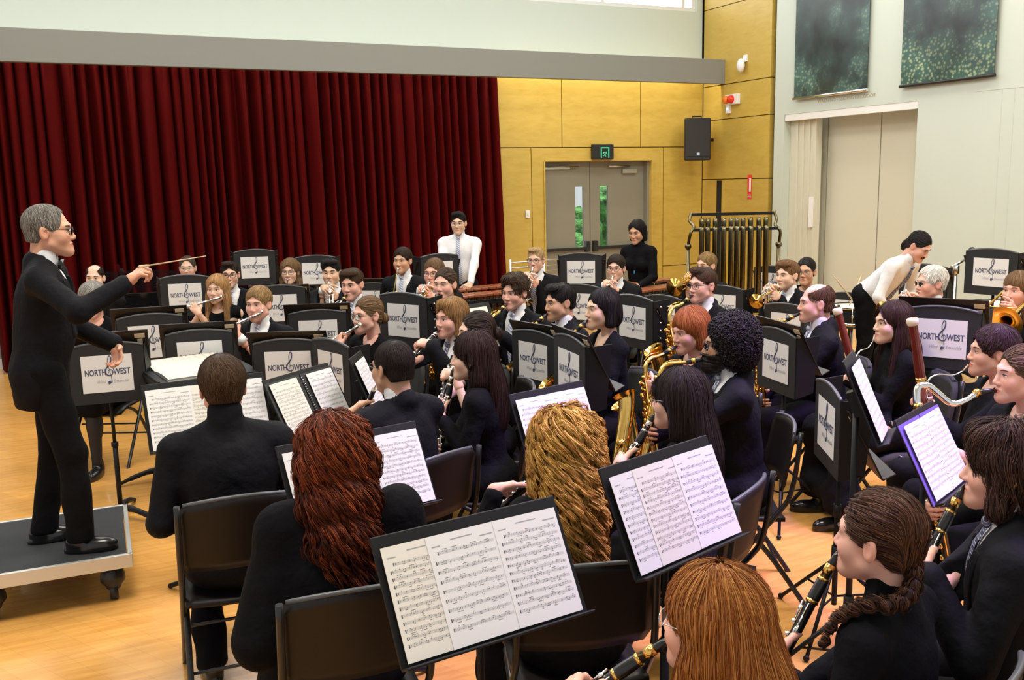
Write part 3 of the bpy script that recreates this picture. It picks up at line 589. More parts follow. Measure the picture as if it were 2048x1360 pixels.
def hand_ops(s, W, f, n, side, curl, sc=1., spread=.0):
    """hand: wrist point W, finger direction f, palm facing n, curl one number or five (index..little, thumb)"""
    y = nrm(f); z = nrm(-A(n, float) + y * (A(n, float) @ y)); x = np.cross(y, z); R = np.stack([x, y, z], 1)
    T = lambda p: A(W) + R @ (A(p, float) * sc)
    cu = list(np.broadcast_to(A(curl, float), (5,))) if not np.isscalar(curl) else [curl] * 4 + [curl * .7]
    mx = [-.029, -.0095, .0105, .029]; my = [.088, .092, .087, .078]; ln = [.072, .08, .074, .057]; b = -side  # index side
    for i in range(4):
        X0 = A([mx[i] * (-b if b > 0 else 1) if False else mx[i] * side, my[i], 0]); s.c(T((mx[i] * side * .55, .008, 0)), T(X0), .0145 * sc, .0115 * sc, k=.012)
        p = X0; a = 0.; r0 = [.0092, .0094, .009, .0078][i]
        for q, (fl, da) in enumerate(((.46, 62), (.31, 82), (.23, 45))):
            a += math.radians(da) * cu[i]; dv = A([math.sin(spread * (i - 1.5)) * side, math.cos(a), -math.sin(a)]); p2 = p + dv * ln[i] * fl
            s.c(T(p), T(p2), (r0 - q * .0008) * sc, (r0 - (q + 1) * .0008) * sc, k=.004); p = p2
    s.c(T((0, .0, 0)), T((0, .03, -.002)), .0225 * sc, .026 * sc, k=.015)
    p = A([-.022 * side, .022, -.006]); a = 0
    for q, (fl, r0, r1) in enumerate(((.045, .0135, .0115), (.034, .0108, .0098), (.028, .0098, .0082))):
        dv = nrm(A([-side * (.75 - .75 * cu[4] * q * .8), .66, -.35 - .5 * cu[4] * q])); p2 = p + dv * fl; s.c(T(p), T(p2), r0 * sc, r1 * sc, k=.008); p = p2
def limb_ik(a, w, l1, l2, hint):
    d = w - a; L = np.linalg.norm(d); mxl = (l1 + l2) * .998
    if L > mxl: k = L / mxl; l1 *= k; l2 *= k; L = L * .999
    L = max(L, abs(l1 - l2) + .01); u = d / np.linalg.norm(d); x = (l1 * l1 - l2 * l2 + L * L) / (2 * L); hh = math.sqrt(max(l1 * l1 - x * x, 0))
    v = nrm(A(hint, float) - u * (A(hint, float) @ u)); return a + u * x + v * hh
def person(name, label, head, a=0., lean=.06, seat=True, sex='m', skin='fair', hair=('short', (.05, .03, .02), {}), outfit='suit', hy=0., hp=0., hr=0., S_=1., bulk=1., glasses=None,
           hands=None, play=None, legs='trouser', detail=1., seed=1, tie='tie_blue', bend=None, floor=0., st=None, knees=(.16, .16), feet=(0., 0.), pin=None, beard=None, group=None, elbow=.35, **kw):
    """head = world point of the head centre; a = degrees turned to the picture's left from facing the camera"""
    hx = A(head, float); d = nrm(A([-hx[0], -hx[1]])); rgt = A([-d[1], d[0]]); ar = math.radians(a)
    F = math.cos(ar) * d - math.sin(ar) * rgt; th = math.atan2(-F[0], F[1]); R = rotz(th)
    z = hx[2] - floor; fem = sex == 'f'
    root = empty(name, (hx - R @ A([0, lean, 0]))[:2].tolist() + [floor], th, label, 'person', group)
    loc = lambda p: (A(p, float) - A(root.location)) @ R          # world -> body space
    Hc = A([0, lean, z]); nb = A([0, -.024, -.158]) * S_
    Rh = rotz(math.radians(hy)) @ rotx(-math.radians(hp)) @ roty(math.radians(hr))
    Nb = Hc + (nb if bend is None else rotx(-math.radians(bend) * .55) @ nb)
    if seat: pel = A([0, -.02, .535 + (z - 1.2) * .25])
    elif bend is None: pel = A([0, -.01, .93 * (z / 1.6) ** .9])
    else: L_ = .5; pel = Nb - A([0, math.sin(math.radians(bend)) * L_, math.cos(math.radians(bend)) * L_])
    up = nrm(Nb - pel); tl = np.linalg.norm(Nb - pel); Rt = np.stack([A([1., 0, 0]), np.cross(up, A([1., 0, 0])), up], 1); Tt = lambda p: pel + Rt @ A(p, float)
    k = tl / .49; sw = (.172 if fem else .196) * S_ * (.5 + .5 * bulk)
    X = lambda V: V * S_ @ Rh.T + Hc
    near = detail
    hh = .0034 if near > 1 else .0042; hj = .0095 if near > 1 else .0125
    # -- arms
    mouth = Hc + Rh @ (A([0, .106, -.069]) * S_); hs = {}
    sh = {1: Tt((sw, -.005, .435 * k)), -1: Tt((-sw, -.005, .435 * k))}
    if callable(hands): hands = hands(dict(mouth=mouth, loc=loc, R=R, Hc=Hc, Tt=Tt, pel=pel, root=root, sh=sh))
    hands = hands or {}
    for sd in (1, -1):
        hd = hands.get(sd) or dict(W=pel + A([sd * .12, .24, .12 if seat else .02]), f=(0, .9, -.35), n=(0, -.3, -1), curl=.35)
        if 'el' in hd: El = A(hd['el'])
        else: El = limb_ik(sh[sd], A(hd['W'], float), .285 * S_, .255 * S_, hd.get('hint', (sd * elbow, -.35, -1)))
        # the hand stays within reach
        v = A(hd['W']) - El; W = El + nrm(v) * min(np.linalg.norm(v), .3 * S_); hs[sd] = dict(hd, W=W, E=El)
    # -- body: one skin mesh
    mb = MB(); nk = (Nb + Rt @ A([0, -.02, -.02]) - Hc) @ Rh / S_
    st = dict({'jaw': .93, 'neck': .86, 'nose': .8, 'fem': 1} if fem else {}, **(st or {}), skin=skin, hair=hair); head_mesh(mb, st, nk, hh, X)
    sk = A(SKIN[skin]) if isinstance(skin, str) else A(skin)
    for sd in (1, -1):
        q = S(); hd = hs[sd]; hand_ops(q, hd['W'], hd['f'], hd['n'], sd, hd.get('curl', .4), (.93 if fem else 1.02) * S_, hd.get('spread', .03))
        q.c(hd['W'] + (hd['E'] - hd['W']) * .3, hd['W'], .028 * S_, .0225 * S_, k=.015)
        V, Q = q.mesh(.0031 if near > 1 else .0038); mb.add(V, Q, 0, sk * A([1.0, .93, .92]))
    def torso(s, off, leng=1.):
        b = bulk
        if fem:
            s.e(Tt((0, 0, .33 * k)), A([.140 * b, .1 * b, .17 * k]) + off, k=.05, R=Rt); s.e(Tt((0, .0, .15 * k)), A([.122 * b, .1 * b, .15 * k]) + off, k=.05, R=Rt)
            for x in (-1, 1): s.e(Tt((x * .068, .078 * b, .29 * k)), A([.06, .05, .06]) + off, k=.04, R=Rt)
        else:
            s.e(Tt((0, 0, .32 * k)), A([.166 * b, .116 * b, .18 * k]) + off, k=.05, R=Rt); s.e(Tt((0, .012, .14 * k)), A([.152 * b, .124 * b, .16 * k]) + off, k=.05, R=Rt)
        s.e(Tt((0, -.01, .0)), A([(.16 if seat else .15) * b, (.125 if seat else .115) * b, .11]) + off, k=.05, R=Rt)
        s.c(sh[1] + Rt @ A([-.03, 0, -.02]), sh[-1] + Rt @ A([.03, 0, -.02]), .05 * S_ + off, k=.05)
        for x in (-1, 1): s.c(Tt((x * .045, -.012, .488 * k)), Tt((x * sw * .8, -.005, .44 * k)), .034 + off, .045 + off, k=.04)
    def arm(s, sd, off, to=1.0, fr=0.0):
        hd = hs[sd]; e = hd['E']; w = hd['W']; a0 = sh[sd]
        m = .9 if fem else 1.
        s.c(a0 + Rt @ A([-sd * .01, 0, -.01]), e, .047 * m * S_ + off, .037 * m * S_ + off, k=.035)
        if to > 0: s.c(e, e + (w - e) * to, .037 * m * S_ + off, .026 * m * S_ + off, k=.02)
    # leg joints
    hip = {x: pel + A([x * .09, .02, .0]) for x in (1, -1)}
    if seat:
        kn = {x: hip[x] + A([x * (knees[0 if x < 0 else 1] - .09), .41, -.02]) for x in (1, -1)}
        an = {x: A([kn[x][0] * .95, kn[x][1] - .0 + feet[0 if x < 0 else 1], .1]) for x in (1, -1)}
    else:
        kn = {x: hip[x] * A([1.05, 1, .53]) + A([0, .03, .02]) for x in (1, -1)}; an = {x: A([x * .1, hip[x][1] - .03 + feet[0 if x < 0 else 1], .1]) for x in (1, -1)}
        if 'stance' in kw: an = {x: an[x] + A(kw['stance'][x]) for x in an}; kn = {x: kn[x] + A(kw['stance'][x]) * .5 for x in kn}
    def leg(s, off, to=1.):
        for x in (1, -1):
            s.c(hip[x], kn[x], .083 * bulk + off, .058 + off, k=.03); s.c(kn[x], an[x], .056 + off, .036 + off, k=.02)
    q = S(); bo = -.012; torso(q, bo); leg(q, bo)
    for sd in (1, -1): arm(q, sd, -.004 if 'less' in outfit or 'short' in outfit else -.012)
    V, Q = q.mesh(.0075 if ('less' in outfit or 'short' in outfit) else .016); mb.add(V, Q, 0, sk)
    mb.build('body', 'skin', root)
    # -- hair
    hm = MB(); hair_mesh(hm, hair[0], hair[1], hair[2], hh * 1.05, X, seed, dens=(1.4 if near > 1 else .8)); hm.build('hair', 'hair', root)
    if beard:
        s = head_ops(dict(st, neck=.6), (0, -.04, -.08)); s.e((0, .07, -.108), (.04, .03, .024), k=.03)
        s.f(lambda P: np.maximum(P[..., 2] + .047 - .065 * np.clip((.062 - P[..., 1]) / .05, 0, 1), -.004 - P[..., 1]), .006, 2); s.e((0, .11, -.0715), (.02, .035, .0075), k=.004, op=-1)
        V, Q = s.mesh(.0036, wrinkle(5, 190, .0016), .009); b = MB(); b.add(X(V), Q, 0, beard); b.build('beard', 'hair', root)
    if st.get('tache'):
        s = S(); s.c((-.026, .09, -.062), (0, .1, -.054), .005, .007); s.c((.026, .09, -.062), (0, .1, -.054), .005, .007, k=.004); V, Q = s.mesh(.0022, wrinkle(3, 200, .001)); b = MB(); b.add(X(V), Q, 0, st['tache']); b.build('moustache', 'hair', root)
    if glasses:
        g = MB(); l = MB(); t = np.linspace(0, 2 * math.pi, 21)
        for x in (-1, 1):
            ring = np.c_[x * .0325 + .0255 * np.sign(np.cos(t)) * np.abs(np.cos(t)) ** .7, .104 - .012 * (np.abs(.0325 + .0255 * x * np.cos(t)) / .06) ** 2, -.003 + .018 * np.sign(np.sin(t)) * np.abs(np.sin(t)) ** .75]
            g.tube(X(ring), .0017 * kw.get('gw', 1.), 6); g.tube(X(A([(x * .058, .094, .006), (x * .078, .07, .008), (x * .0835, .0, .008), (x * .08, -.028, -.008)])), .0017 * kw.get('gw', 1.), 6)
            c = ring[:-1].mean(0); v = np.concatenate([[c], ring[:-1]]); l.add(X(v), [(0, i, i % 20 + 1) for i in range(1, 21)])
        g.tube(X(A([(-.008, .104, .002), (0, .108, .004), (.008, .104, .002)])), .0016, 6)
        gm = g.build('glasses', glasses, root); l.build('lens', 'lens', gm)
    # -- clothes
    _w1, _w2 = wrinkle(seed + 50, 15, .0045), wrinkle(seed + 51, 38, .0018, (1, 1, .5)); wr = lambda P: _w1(P) + _w2(P)
    fwd = Rt[:, 1]
    suit = outfit in ('suit', 'tux'); off = .012 if suit else .004
    jm = {'suit': 'suit', 'tux': 'suit', 'shirt': 'shirt'}.get(outfit, 'black_knit'); jn = {'suit': 'jacket', 'tux': 'jacket', 'shirt': 'shirt'}.get(outfit, 'top')
    s = S(); torso(s, off)
    sl = 0. if 'less' in outfit else (.0 if 'short' in outfit else .93)
    for sd in (1, -1):
        hd = hs[sd]; a0 = sh[sd]; e = hd['E']; w = hd['W']; m = .9 if fem else 1.; o2 = off + .004
        if 'less' in outfit: continue
        if 'short' in outfit: s.c(a0, a0 + (e - a0) * .55, .054 + off, .05 + off, k=.035); s.p(nrm(e - a0), nrm(e - a0) @ (a0 + (e - a0) * .58)) if False else None; continue
        s.c(a0 + Rt @ A([-sd * .012, 0, -.012]), e, .047 * m * S_ + o2, .040 * m * S_ + o2, k=.035); t_ = .62 if kw.get('rolled') else sl
        s.c(e, e + (w - e) * t_, .040 * m * S_ + o2, (.031 if suit else .029) * m * S_ + o2, k=.02)
        if kw.get('bell') : s.c(e, e + (w - e) * .7, .05, .085, k=.03)
    if seat: s.e(pel + A([0, -.0, -.0]), A([.185 * bulk, .14 * bulk, .1]) + off, k=.05); s.p((0, 0, -1), -(pel[2] - .085))
    if not seat and suit:
        s.e(Tt((0, .0, -.06)), A([.165 * bulk, .11, .24]) + off, k=.05, R=Rt); s.p(-Rt[:, 2], -(Rt[:, 2] @ pel) + .19)
    inv = lambda P: (P - pel) @ Rt
    if suit or outfit == 'shirt':
        z0, z1 = .17 * k, .5 * k; wd = .078
        def vee(P, gx=0.):
            q = inv(P); return np.maximum((np.abs(q[..., 0]) - (q[..., 2] - z0) / (z1 - z0) * wd - gx) * .95, -(q[..., 1] - .0))
        if suit:
            s.f(lambda P: np.maximum(vee(P, .026), 0) if False else vee(P), .004)
            lp = S(); torso(lp, off + .007); lp.f(vee, .003); lp.f(lambda P: -np.minimum(-vee(P, .05) , 1) if False else vee(P, .052), .003, 2); lp.f(lambda P: np.maximum(z0 - .01 - inv(P)[..., 2], inv(P)[..., 2] - .44 * k), .003, 2)
            s.c(Tt((0, -.035, .46 * k)), Tt((0, -.038, (.55 if kw.get('band') else .488) * k)), .066 * st.get('neck', 1.) + .006, .065 * st.get('neck', 1.) + .006, k=.02)
            s.f(lambda P: np.maximum(np.linalg.norm(inv(P)[..., :2] - A([0, .0]), axis=-1) - .058 * st.get('neck', 1.), (.6 if kw.get('band') else .47) * k - inv(P)[..., 2]), .003)
    neck_o = kw.get('neckline', 'round')
    if jn == 'top':
        r_ = {'round': .085, 'wide': .105, 'high': .0, 'vee': .09}[neck_o]
        if r_:
            cz = Tt((0, .055, .53 * k)); s.e(cz, (r_, .1, .085 if neck_o != 'vee' else .15), k=.008, op=-1, R=Rt)
        else: s.c(Tt((0, -.02, .46 * k)), Tt((0, -.016, .525 * k)), .066, .06, k=.02)
        if 'less' in outfit:
            for sd in (1, -1): s.p(Rt @ A([sd * 1., 0, .12]), (Rt @ A([sd * 1., 0, .12])) / np.linalg.norm([1, .12]) @ sh[sd] + .012)
    V, Q = s.mesh(hj, wr)
    jb = MB(); jb.add(V, Q)
    if suit:
        V, Q = lp.mesh(hj * .75)
        if len(V): jb.add(V, Q)
    if kw.get('cape'):
        cs = S(); cs.c(sh[1], sh[-1], .075, k=.05); 
        for sd in (1, -1): cs.c(sh[sd], hs[sd]['E'] + A([sd * .02, -.03, -.05]), .07, .1, k=.06)
        cs.e(Tt((0, -.02, .25)), (.2, .13, .24), k=.06, R=Rt); cs.e(Tt((0, .05, .55 * k)), (.1, .1, .1), k=.01, op=-1); V, Q = cs.mesh(hj, wrinkle(seed, 22, .009, (1, 1, .25))); jb.add(V, Q)
    jo = jb.build(jn, jm, root)
    if suit:
        sm = MB(); q = S(); torso(q, -.006); q.c(Tt((0, -.018, .455 * k)), Tt((0, -.008, .532 * k)), .066 * st.get('neck', 1.), .0615 * st.get('neck', 1.), k=.012)
        q.f(lambda P: np.maximum(np.abs(inv(P)[..., 0]) - (inv(P)[..., 2] - .485 * k) * .55, -inv(P)[..., 1] + .02), .002)
        q.f(lambda P: .1 * k - inv(P)[..., 2], .003, 2); V, Q = q.mesh(.0065); sm.add(V, Q); so = sm.build('shirt', 'shirt', root)
        cf = MB()
        for sd in (1, -1):
            hd = hs[sd]; v = nrm(hd['E'] - hd['W']); cf.tube([hd['W'] + v * .055, hd['W'] + v * .004], [.040 * S_, .0365 * S_], 18); cf.build('cuff', 'shirt', root); cf = MB()
    if outfit == 'shirt':
        sm = MB(); q = S(); q.c(Tt((0, -.018, .465 * k)), Tt((0, -.008, .535 * k)), .066, .061); q.f(lambda P: np.maximum(np.abs(inv(P)[..., 0]) - (inv(P)[..., 2] - .485 * k) * .6, -inv(P)[..., 1] + .02), .002); V, Q = q.mesh(.006); sm.add(V, Q); sm.build('collar', 'shirt', root)
        so = None
    if suit or outfit == 'shirt':
        surf = S(); torso(surf, -.004 if suit else .006); surf.c(Tt((0, -.018, .455 * k)), Tt((0, -.008, .532 * k)), .066 * st.get('neck', 1.), .06 * st.get('neck', 1.), k=.012)
        if outfit != 'tux':
            zz = np.linspace(.49 if bend is None else .48, .13 if suit else .02, 14) * k; yy = np.linspace(.0, .3, 61); G = Tt(np.zeros(3)) + np.stack([np.zeros((14, 61)), np.broadcast_to(yy, (14, 61)), np.broadcast_to(zz[:, None], (14, 61))], -1) @ Rt.T
            D = surf.at(G); fy = yy[np.argmax(D > 0, 1)] + .007; fy[0] = max(fy[0], .045); 
            if bend: fy += np.linspace(0, 1, 14) * 0
            wdt = np.interp(np.arange(14), [0, 1, 13], [.017, .018, .044]); tb = MB(); V = []
            for i in range(14):
                for x, dy in ((-1, -.003), (-.6, .004), (.6, .004), (1, -.003)): V.append(Tt((x * wdt[i], fy[i] + dy, zz[i])))
            if bend: V = [v if i < 12 else v + A([0, 0, 0]) for i, v in enumerate(V)]
            tb.add(V, [(i * 4 + j, i * 4 + j + 1, i * 4 + j + 5, i * 4 + j + 4) for i in range(13) for j in range(3)])
            tb.ball(Tt((0, fy[0] + .006, zz[0] + .002)), (.021, .014, .019), R=Rt); tb.build('tie', tie, root)
        else:
            tb = MB(); c = Tt((0, .062, .495 * k))
            for x in (-1, 1): tb.prism(A([(0, -.008), (x * .05, -.022), (x * .055, 0), (x * .05, .022), (0, .008)])[::int(x)], .014, R=Rt @ rotx(math.pi / 2), o=c + fwd * .008)
            tb.ball(c, (.011, .012, .012)); tb.build('bow_tie', 'bow', root)
    if pin: b = MB(); b.ball(Tt((pin[0], pin[1], pin[2])), (.008, .006, .02)); b.build('pendant', 'blue_pin', root)
    # -- legs
    lb = MB(); s = S()
    if legs == 'trouser':
        for x in (1, -1):
            s.c(hip[x], kn[x], .093 * bulk, .074, k=.04); s.c(kn[x], an[x] + A([0, 0, -.02]), .072, .066, k=.02)
        s.e(pel, (.165 * bulk, .125, .105), k=.05, R=Rt); s.p((0, 0, -1), -.055)
        if seat: s.f(lambda P: np.maximum(np.maximum(P[..., 2] - (pel[2] - .082), .38 - P[..., 2]), P[..., 1] - pel[1] - .2), .01)
        V, Q = s.mesh(hj * 1.05, wrinkle(seed + 9, 20, .005)); lb.add(V, Q); lb.build('trousers', 'trouser', root)
    else:
        s.e(pel, (.175, .14, .12), k=.05)
        for x in (1, -1): s.c(hip[x], kn[x], .095, .085, k=.06)
        s.c(kn[1], kn[-1], .075, k=.05)
        if legs == 'longskirt':
            for x in (1, -1): s.c(kn[x], an[x] + A([x * .03, 0, .08]), .08, .1, k=.08)
            s.c(an[1] + A([0, 0, .1]), an[-1] + A([0, 0, .1]), .08, k=.08)
        V, Q = s.mesh(hj * 1.05, wrinkle(seed + 9, 22, .006)); lb.add(V, Q); lb.build('skirt', 'trouser', root)
        s = S()
        for x in (1, -1): s.c(kn[x], an[x], .056, .036); s.e((kn[x] * .65 + an[x] * .35) + A([0, -.015, 0]), (.052, .056, .1), k=.03)
        V, Q = s.mesh(.011); lb = MB(); lb.add(V, Q); lb.build('tights', 'tights', root)
    for x in (1, -1):
        s = S(); c = an[x]; yaw = rotz(-x * .12); f = lambda p: A([c[0], c[1], 0]) + yaw @ A(p)
        s.e(f((0, .07, .035)), (.044, .105, .038), R=yaw); s.e(f((0, -.02, .05)), (.037, .055, .05), k=.02); s.c(f((0, -.015, .05)), f((0, -.01, .1)), .038, .04, k=.02); s.e(f((0, .045, .012)), (.044, .132, .03), k=.012, R=yaw); s.p((0, 0, -1), .0)
        V, Q = s.mesh(.008); b = MB(); b.add(V, Q); b.build('shoe', 'shoe', root)
    info = dict(root=root, mouth=(R @ mouth + A(root.location)), R=R, loc=loc, hs=hs, pel=pel, th=th)
    if kw.get('watch'):
        hd = hs[kw['watch']]; v = nrm(hd['E'] - hd['W']); b = MB(); b.tube([hd['W'] + v * .012, hd['W'] + v * .03], .0345 * S_, 18); b.lathe([(.0, .008), (.015, .007), (.016, 0)], hd['W'] + v * .02 - nrm(A(hd['n'])) * .03, frame(nrm(np.cross(hd['n'], v)), -A(hd['n']))); b.build('watch', 'watch', root)
    return info
# ---------------------------------------------------------------- instruments
mat('brass', (.83, .53, .14), .2, 1.); mat('gold_dark', (.7, .38, .09), .22, 1.); mat('nickel', (.8, .79, .76), .16, 1.)
mat('ebony', (.011, .010, .010), .28); mat('bassoon_wood', (.13, .018, .012), .22, coat=.4); mat('ivory', (.78, .66, .48), .35)
mat('gloss_black', (.006, .006, .007), .08, coat=.5); mat('rosewood', (.27, .085, .035), .32); mat('drum_head', (.75, .74, .7), .5); mat('bronze_tube', (.16, .135, .075), .32, 1.); mat('stick', (.62, .45, .26), .5); mat('felt', (.55, .42, .22), .9)
def make(name, label, cat, o, R, group=None):
    e = bpy.data.objects.new(name, None); COL.objects.link(e); e.empty_display_size = .1
    e.matrix_world = Matrix([[R[0][0], R[0][1], R[0][2], o[0]], [R[1][0], R[1][1], R[1][2], o[1]], [R[2][0], R[2][1], R[2][2], o[2]], [0, 0, 0, 1]])
    return tag(e, label, cat, group)
def keys(b, y0, y1, n, r, z=1, seed=0, rad=.0075, both=True):
    g = np.random.RandomState(seed)
    for i, y in enumerate(np.linspace(y0, y1, n)):
        b.lathe([(0, .004), (rad * .8, .0035), (rad, 0), (rad, -.003)], (0, y, z * (r + .004)), n=10)
        b.lathe([(0, .002), (rad * .55, .002), (rad * .55, -.002)], (0, y, z * (r + .008)), n=8)
    for sx in (1, -1) if both else (1,):
        b.rod((sx * (r + .004), y0 - .02, .004), (sx * (r + .004), y1, .004), .0022, n=6)
        for y in g.uniform(y0, y1, n // 2 + 1): b.ball((sx * (r + .006), y, g.uniform(-.008, .012)), (.006, .014, .004), n=8, k=5)
def clarinet(r, L=.64, thin=1.0, ring='nickel', bell=True, reed=False):
    b = MB()
    if reed: b.rod((0, -.004, 0), (0, .06, 0), .002, .0035); b.build('reed', 'stick', r)
    else: b.tube([(0, -.012, -.004), (0, .01, -.001), (0, .075, 0)], [.0045, .009, .0125], 14, sx=1.0); b.build('mouthpiece', 'ebony', r); b = MB(); b.rod((0, .035, 0), (0, .06, 0), .0132, .0138, 14); b.build('ligature', ring, r)
    t = thin; b = MB(); y0 = .06 if reed else .075
    b.tube([(0, y0, 0), (0, y0 + .01, 0), (0, y0 + .05, 0), (0, y0 + .065, 0), (0, y0 + .07, 0), (0, L * .55, 0), (0, L * .56, 0), (0, L - .11, 0)], A([.013, .0155, .0165, .0155, .0135, .0138, .0152, .0148]) * t, 16); b.build('body', 'ebony', r)
    b = MB(); b.tube([(0, L - .11, 0), (0, L - .07, 0), (0, L - .03, 0), (0, L, 0), (0, L - .003, 0), (0, L - .04, 0)], A([.0165, .0175, .024, .036, .032, .016]) * (t if bell else t * .7), 20, cap=False); b.build('bell', 'ebony', r)
    for y, q in ((y0 + .003, .0158), (y0 + .066, .0165), (L * .55, .016), (L - .108, .018)): b = MB(); b.rod((0, y - .004, 0), (0, y + .004, 0), q * t, n=16); b.build('ring', ring, r)
    b = MB(); keys(b, .17, L * .5, 5, .0135 * t, seed=1); keys(b, L * .58, L - .12, 5, .0145 * t, seed=2); b.rod((.006, .15, .02 * t), (.01, .21, .017 * t), .003); b.rod((-.016 * t, L * .6, -.002), (-.02 * t, L * .76, .006), .003); b.build('keywork', 'nickel', r)
def flute(r):
    b = MB(); b.rod((0, -.085, 0), (0, -.065, 0), .011); b.build('crown', 'nickel', r)
    b = MB(); b.tube([(0, -.07, -.006), (0, .15, -.006), (0, .16, -.006), (0, .6, -.006)], [.0095, .0095, .0098, .0098], 16); b.build('body', 'nickel', r)
    b = MB(); b.ball((0, .0, -.001), (.013, .028, .006)); b.build('lip_plate', 'nickel', r)
    for y in (.15, .49): b = MB(); b.rod((0, y, -.006), (0, y + .03, -.006), .0112, n=16); b.build('ring', 'nickel', r)
    b = MB(); keys(b, .19, .46, 11, .006, both=False, rad=.009); keys(b, .53, .58, 3, .006, both=False, rad=.009); b.rod((.012, .18, 0), (.012, .58, 0), .0028, n=6); b.build('keywork', 'nickel', r)
def trumpet(r, m1='nickel', m2=None, L=.5, fl=.062):
    m2 = m2 or m1; b = MB(); b.tube([(0, -.002, 0), (0, .004, 0), (0, .022, 0), (0, .07, 0)], [.0125, .013, .006, .005], 14); b.build('mouthpiece', 'nickel', r)
    b = MB(); b.tube(smooth_path([(0, .06, 0), (0, .2, 0), (0, L * .76, 0), (0, L * .84, -.02), (0, L * .84, -.06), (0, L * .77, -.075), (0, .25, -.075)], 6), .0062, 10); b.build('leadpipe', m1, r)
    b = MB(); b.tube(smooth_path([(-.01, .27, -.07), (-.02, .1, -.07), (-.03, .05, -.045), (-.03, .06, -.01), (-.03, .1, .0), (-.03, .25, .0), (-.028, L - .13, 0)], 6), .0066, 10, cap=False)
    b.tube([(-.028, L - .14, 0), (-.028, L - .08, 0), (-.028, L - .03, 0), (-.028, L - .01, 0), (-.028, L, 0), (-.028, L - .003, 0), (-.028, L - .05, 0)], [.0068, .011, .024, fl * .66, fl, fl * .94, .014], 24, cap=False); b.build('bell', m2, r)
    for i in range(3):
        b = MB(); y = .19 + i * .031; b.tube([(-.008, y, -.1), (-.008, y, -.095), (-.008, y, .03), (-.008, y, .035)], [.011, .0128, .0128, .01], 12); b.rod((-.008, y, .03), (-.008, y, .062), .0035); b.lathe([(0, .006), (.009, .005), (.0095, 0)], (-.008, y, .06), n=10)
        b.tube([(.0, y, -.02), (.03, y, -.02), (.035, y, -.035), (.03, y, -.05), (0, y, -.05)], .005, 8); b.build('valve', m1, r)
    b = MB(); b.tube([(.0, .3, .006), (0, .3, .03), (0, .315, .035), (0, .325, .006)], .0025, 6); b.tube([(-.014, L * .7, -.07), (-.014, L * .7, 0)], .003, 6); b.build('brace', m1, r)
def french_horn(r, m1='brass'):
    b = MB(); b.tube([(0, -.002, 0), (0, .004, 0), (0, .025, 0), (0, .065, 0)], [.0105, .011, .005, .004], 12); b.build('mouthpiece', 'nickel', r)
    c = A([.08, .3, -.2]); t = np.linspace(0, 2 * math.pi, 33); b = MB(); b.tube(smooth_path([(0, .06, 0), (.01, .2, -.03), (.03, .32, -.06), (.06, .42, -.14)], 6), [.005] * 18 + [.006], 10) if False else b.tube(smooth_path([(0, .06, 0), (.01, .2, -.03), (.03, .32, -.06), (.06, .42, -.14)], 6), .0055, 10); b.build('leadpipe', m1, r)
    b = MB(); fr = frame((1, -.35, .1), (0, 0, 1)); q = lambda rad, off: c + (np.c_[rad * np.cos(t), np.full(33, off), rad * np.sin(t)]) @ fr.T
    for rad, off, w in ((.15, 0, .009), (.125, .012, .007), (.1, .0, .006), (.135, -.018, .006)): b.tube(q(rad, off), w, 9, cap=False)
    b.build('coil', m1, r)
    d = nrm(A([.55, -.75, -.3])); p0 = c + A([0, .02, -.15]); b = MB(); P = smooth_path([p0 + A([-.03, .1, .02]), p0, p0 + d * .12, p0 + d * .22, p0 + d * .27, p0 + d * .29], 5); b.tube(P, np.interp(np.linspace(0, 1, len(P)), [0, .4, .65, .85, 1], [.011, .02, .038, .09, .15]), 28, cap=False); b.build('bell', m1, r)
    for i in range(3): b = MB(); v = c + fr @ A([-.04 + i * .04, -.03, .06]); b.rod(v - fr[:, 1] * .02, v + fr[:, 1] * .03, .017); b.ball(v + fr @ A([0, -.03, .06]), (.014, .006, .008)); b.build('rotor', 'nickel', r)
def trombone(r, m1='brass'):
    b = MB(); b.tube([(0, -.002, 0), (0, .005, 0), (0, .03, 0), (0, .08, 0)], [.013, .0135, .007, .006], 12); b.build('mouthpiece', 'nickel', r)
    b = MB(); x = .085
    b.tube([(0, .07, 0), (0, .5, 0)], .0078, 10); b.tube([(x, .1, 0), (x, .5, 0)], .0078, 10); b.build('inner_slide', 'nickel', r)
    b = MB(); b.tube(smooth_path([(0, .32, 0), (0, .58, 0), (0, .6, 0), (.02, .64, 0), (x / 2, .65, 0), (x - .02, .64, 0), (x, .6, 0), (x, .58, 0), (x, .32, 0)], 4), .0088, 10); b.rod((0, .33, 0), (x, .33, 0), .006); b.build('outer_slide', m1, r)
    b = MB(); z = .02; P = smooth_path([(x, .12, 0), (x, -.02, 0), (x, -.2, .0), (x * .4, -.27, 0), (-.06, -.27, 0), (-.105, -.2, 0), (-.11, 0, 0), (-.11, .2, 0), (-.11, .3, 0), (-.11, .36, 0), (-.11, .4, 0)], 6)
    b.tube(P, np.interp(np.arange(len(P)), [0, 36, 48, 54, 58, len(P) - 1], [.0085, .011, .02, .036, .07, .112]), 26, cap=False); b.build('bell', m1, r)
    b = MB(); b.rod((-.11, .12, 0), (x, .12, 0), .005); b.rod((-.1, -.1, 0), (x, -.1, 0), .005); b.build('brace', m1, r)
